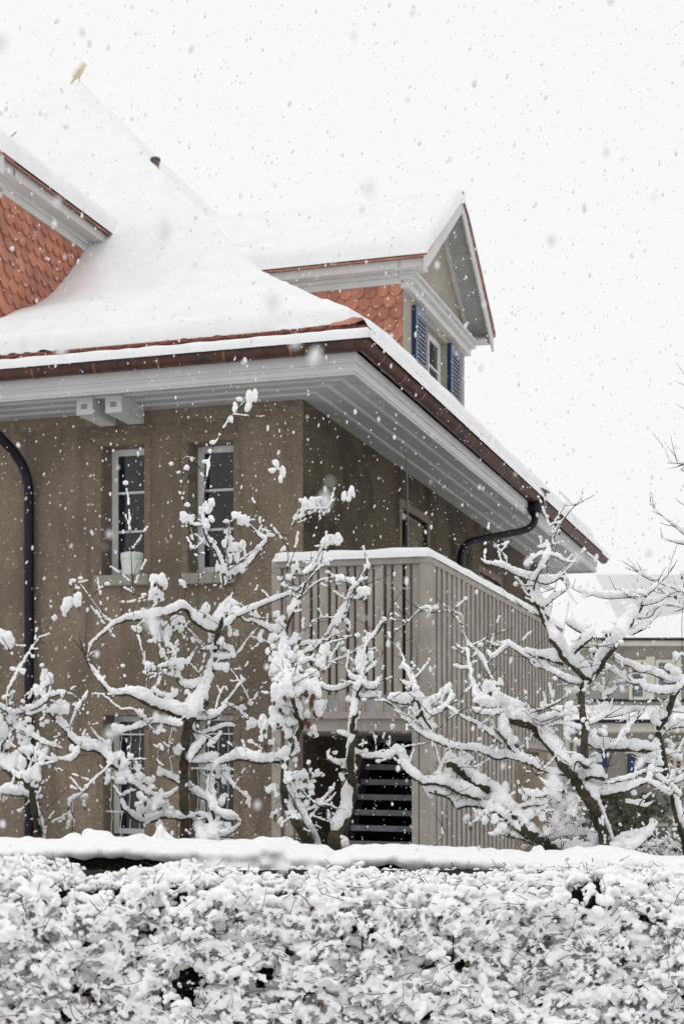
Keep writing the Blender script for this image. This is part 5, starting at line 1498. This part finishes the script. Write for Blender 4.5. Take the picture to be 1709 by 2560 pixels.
for k in range(11000):
    x_ = rng.uniform(-4.2, 4.2); z_ = rng.uniform(.75, lowtop(x_) - .05)
    p = Vector((x_, YL - .30 - abs(rng.gauss(0, .025)), z_))
    a = Vector((rng.gauss(0, 1), rng.gauss(-.5, .6), rng.gauss(0, 1))).normalized(); b = a.orthogonal().normalized()
    L = rng.uniform(.007, .014)
    lf.poly([p - a * L, p + b * L * .55, p + a * L, p - b * L * .55])
lf.build("leaves", M_BOX, lh)

# ------------------------------------------------------------------ big snow-choked hedge in the foreground
YF = 6.15
fh_base = (0, 6.5, -.45)
fh = empty("front_hedge", fh_base, "loose leafless hedge choked with clumps of snow across the foreground", "hedge")
XH = 2.9
def ftop(x):
    px = CX + x * F / 6.3
    return float(np.interp(px, [-400, 0, 60, 110, 180, 300, 420, 520, 640, 760, 900, 1000, 1150, 1300, 1420, 1560, 1709, 2100],
                           [1.41, 1.415, 1.405, 1.37, 1.345, 1.352, 1.39, 1.368, 1.35, 1.352, 1.366, 1.354, 1.345, 1.352, 1.366, 1.385, 1.372, 1.37])) + .014 * noise.noise(Vector((x * 6, 0, 5))) - .060
def fface(x, z):
    t = max(0, (z - 1.15) / .25)
    return YF + .10 * noise.noise(Vector((x * 1.8, z * 2.2, 0))) + .075 * noise.noise(Vector((x * 5.5, z * 6.5, 3))) + .22 * t * t
def dens(x, z):
    return noise.noise(Vector((x * 5.3 + 7, z * 7.5, 9))) + .6 * noise.noise(Vector((x * 8, z * 9, 12))) + .55 * noise.noise(Vector((x * 21, z * 27, 4)))
bl = []
tw = MB()
lv, lvg = MB(), MB()
rr = random.Random(99)
def clump(x, y, z, size, deep=False):
    n = rr.randint(3, 6)
    an = rr.gauss(0, .55); yaw = rr.uniform(-.9, .9)
    d = Vector((math.cos(an) * math.cos(yaw), math.sin(yaw) * .8, math.sin(an)))
    if rr.random() < .5: d = -d
    L = size * rr.uniform(1.6, 4.2)
    curve = rr.uniform(.2, .9)
    c0 = Vector((x, y, z)) - d * L * .5
    for k in range(n):
        t = k / max(1, n - 1)
        p = c0 + d * L * t + Vector((rr.uniform(-.2, .2), rr.uniform(-.3, .3), 0)) * size
        p.z += -curve * L * (t - .4) ** 2 + rr.uniform(-.15, .15) * size
        r = size * rr.uniform(.38, .85) * (1.15 - .55 * abs(t - .45))
        rot = Matrix.Rotation(an + rr.gauss(0, .4), 4, 'Y')
        bl.append(ball(p, r * rr.uniform(1.0, 1.5), r * 1.1, r * rr.uniform(.6, .95), rot))
        if rr.random() < .16:      # drooping lobe, as on a hanging leaf
            bl.append(ball(p + Vector((rr.uniform(-.6, .6) * size, -.2 * size, -.7 * size)), r * .45, r * .5, r * .95, Matrix.Rotation(rr.gauss(0, .5), 4, 'Y')))
    if not deep and rr.random() < (.22 if z > 1.27 else .7):
        q = Vector((0, -.25 * size, -.35 * size))
        tw.tube([c0 - d * size * rr.uniform(.3, 1.4) + q, c0 + d * L * .3 + q, c0 + d * (L + size * rr.uniform(.1, 2.2)) + q + Vector((0, rr.uniform(-.02, .01), rr.uniform(-.01, .04)))], [.0022, .002, .0011], 5)
k = 0
while k < 7400:
    x = rr.uniform(-XH, XH); z = rr.uniform(.42, ftop(x) - .02)
    k += 1
    if abs(x) > 1.75 and rr.random() < .45: continue
    dn = dens(x, z)
    if dn < -.34 and rr.random() < .8: continue
    clump(x, fface(x, z) + abs(rr.gauss(0, .06)), z, min(.034, rr.uniform(.009, .0165) + rr.expovariate(1 / .006)) * (1.15 if z > 1.2 else 1) * (1.3 if abs(x) > 1.75 else 1), False)
for k in range(2400):     # top surface
    x = rr.uniform(-XH, XH); y = rr.uniform(YF + .15, YF + .75)
    clump(x, y, ftop(x) + rr.uniform(-.045, .002), rr.uniform(.010, .026))
for k in range(3500):     # deeper snow that closes most gaps
    x = rr.uniform(-XH, XH); z = rr.uniform(.4, ftop(x) - .06)
    if dens(x, z) < -.42: continue
    r = rr.uniform(.022, .042)
    bl.append(ball((x, fface(x, z) + rr.uniform(.08, .18), z), r * 1.3, r * .8, r * .8))
me = blob_mesh("snow", bl, .0043, sub=2, smooth_it=1, noise_amp=.004, noise_scale=60, origin=fh_base)
link("snow", me, M_SNOW, fh, True, 0, Vector(fh_base))
for k in range(1500):     # loose bare twigs, mostly rising
    x = rr.uniform(-XH, XH); z = rr.uniform(.45, ftop(x) - .1)
    y = fface(x, z) + rr.uniform(-.06, .12)
    a = rr.uniform(-1.9, 1.9); L = rr.uniform(.035, .11)
    v = Vector((math.sin(a), rr.uniform(-.5, .25), math.cos(a))) * L
    p = Vector((x, y, z)); q = Vector((rr.uniform(-1, 1), 0, rr.uniform(-1, 1))) * .008
    r = rr.uniform(.0009, .0021)
    tw.tube([p, p + v * .5 + q, p + v], [r * 1.2, r, r * .6], 4)
    if rr.random() < .4:
        u = Vector((math.sin(a + 1), -.2, math.cos(a + 1))) * L * .5
        tw.tube([p + v * .5 + q, p + v * .5 + u], [r * .9, r * .5], 4)
for px in (410, 350, 905, 1000, 1130, 120, 590, 1240, 1420, 1550, -200, 1900, 760):     # upright stems
    x = (px - CX) / F * 6.3
    pts = [(x + .02 * noise.noise(Vector((i, px, 0))), YF + .10 + .03 * noise.noise(Vector((i, px, 4))), -.45 + i * .155) for i in range(11)]
    tw.tube(pts, [.011 - .0007 * i for i in range(11)], 7)
tw.build("twigs", M_TWIG, fh)
for k in range(420):
    x = rr.uniform(-XH, XH); z = rr.uniform(.45, ftop(x) - .03)
    p = Vector((x, fface(x, z) + rr.uniform(-.03, .08), z)); L = rr.uniform(.014, .03)
    a = rr.gauss(0, .7); ax = Vector((math.sin(a), rr.uniform(-.4, .2), -math.cos(a))); sd = ax.cross(Vector((0, 1, .2))).normalized()
    m_ = lv if rr.random() < .85 else lvg
    m_.grid([[p + ax * L * t - sd * L * w, p + ax * L * t + Vector((0, .004, 0)), p + ax * L * t + sd * L * w] for t, w in ((0, .03), (.3, .27), (.65, .25), (1, .02))])
lv.build("brown_leaves", M_LEAFB, fh); lvg.build("green_leaves", M_LEAFG, fh)
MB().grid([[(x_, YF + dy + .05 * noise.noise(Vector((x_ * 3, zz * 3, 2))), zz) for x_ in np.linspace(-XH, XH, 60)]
           for dy, zz in ((.40, -.45), (.38, .4), (.36, .9), (.40, 1.22), (.6, 1.30), (.8, 1.2), (.85, .4), (.85, -.45))]).build("dark_core", M_CORE, fh)

# ------------------------------------------------------------------ falling snow
fr = random.Random(5)
bv, bf = ico(1)
Cs, As = [], []
NFL = 21000
while len(Cs) < NFL:
    Y = (fr.random() * (17 ** 3 - 1.2 ** 3) + 1.2 ** 3) ** (1 / 3)
    x = fr.uniform(-.36, .36) * Y; z = ZC + fr.uniform(-.2, .58) * Y
    if z < -.3: continue
    # not inside the house or the hedges
    dx, dy = x + .3855, Y - 15
    a, b = -.944 * dx + .33 * dy, .33 * dx + .944 * dy
    if a > -.05 and b > -.05 and z < 6: continue
    if 6 < Y < 6.9 and z < 1.4: continue
    r = min(.010, .0027 * math.exp(fr.gauss(0, .5)))
    Cs.append((x, Y, z))
    tilt = Matrix.Rotation(fr.gauss(.12, .22), 3, 'Y') @ Matrix.Rotation(fr.gauss(0, .3), 3, 'X') @ Matrix.Rotation(fr.uniform(0, 6.28), 3, 'Z')
    As.append(np.array(tilt) @ np.diag([r * fr.uniform(.8, 1.2), r * fr.uniform(.8, 1.2), r * fr.uniform(1.2, 2.3)]))
for k in range(42):          # larger flakes close by
    Y = fr.uniform(1.1, 4.2); x = fr.uniform(-.36, .36) * Y; z = ZC + fr.uniform(-.12, .5) * Y
    r = fr.uniform(.003, .0062)
    Cs.append((x, Y, z)); As.append(np.diag([r, r * .9, r * fr.uniform(1.2, 1.9)]))
NFL = len(Cs)
V = np.einsum('nij,kj->nki', np.array(As), bv) + np.array(Cs)[:, None, :]
Fc = (bf[None] + (np.arange(NFL) * len(bv))[:, None, None]).reshape(-1, 3)
me = np_mesh("falling_snow", V.reshape(-1, 3), Fc)
fo = link("falling_snow", me, M_FLAKE, None, True, 0, Vector((0, 0, 0)))
tag(fo, "countless white flakes falling through the air", "snowfall", kind='stuff')
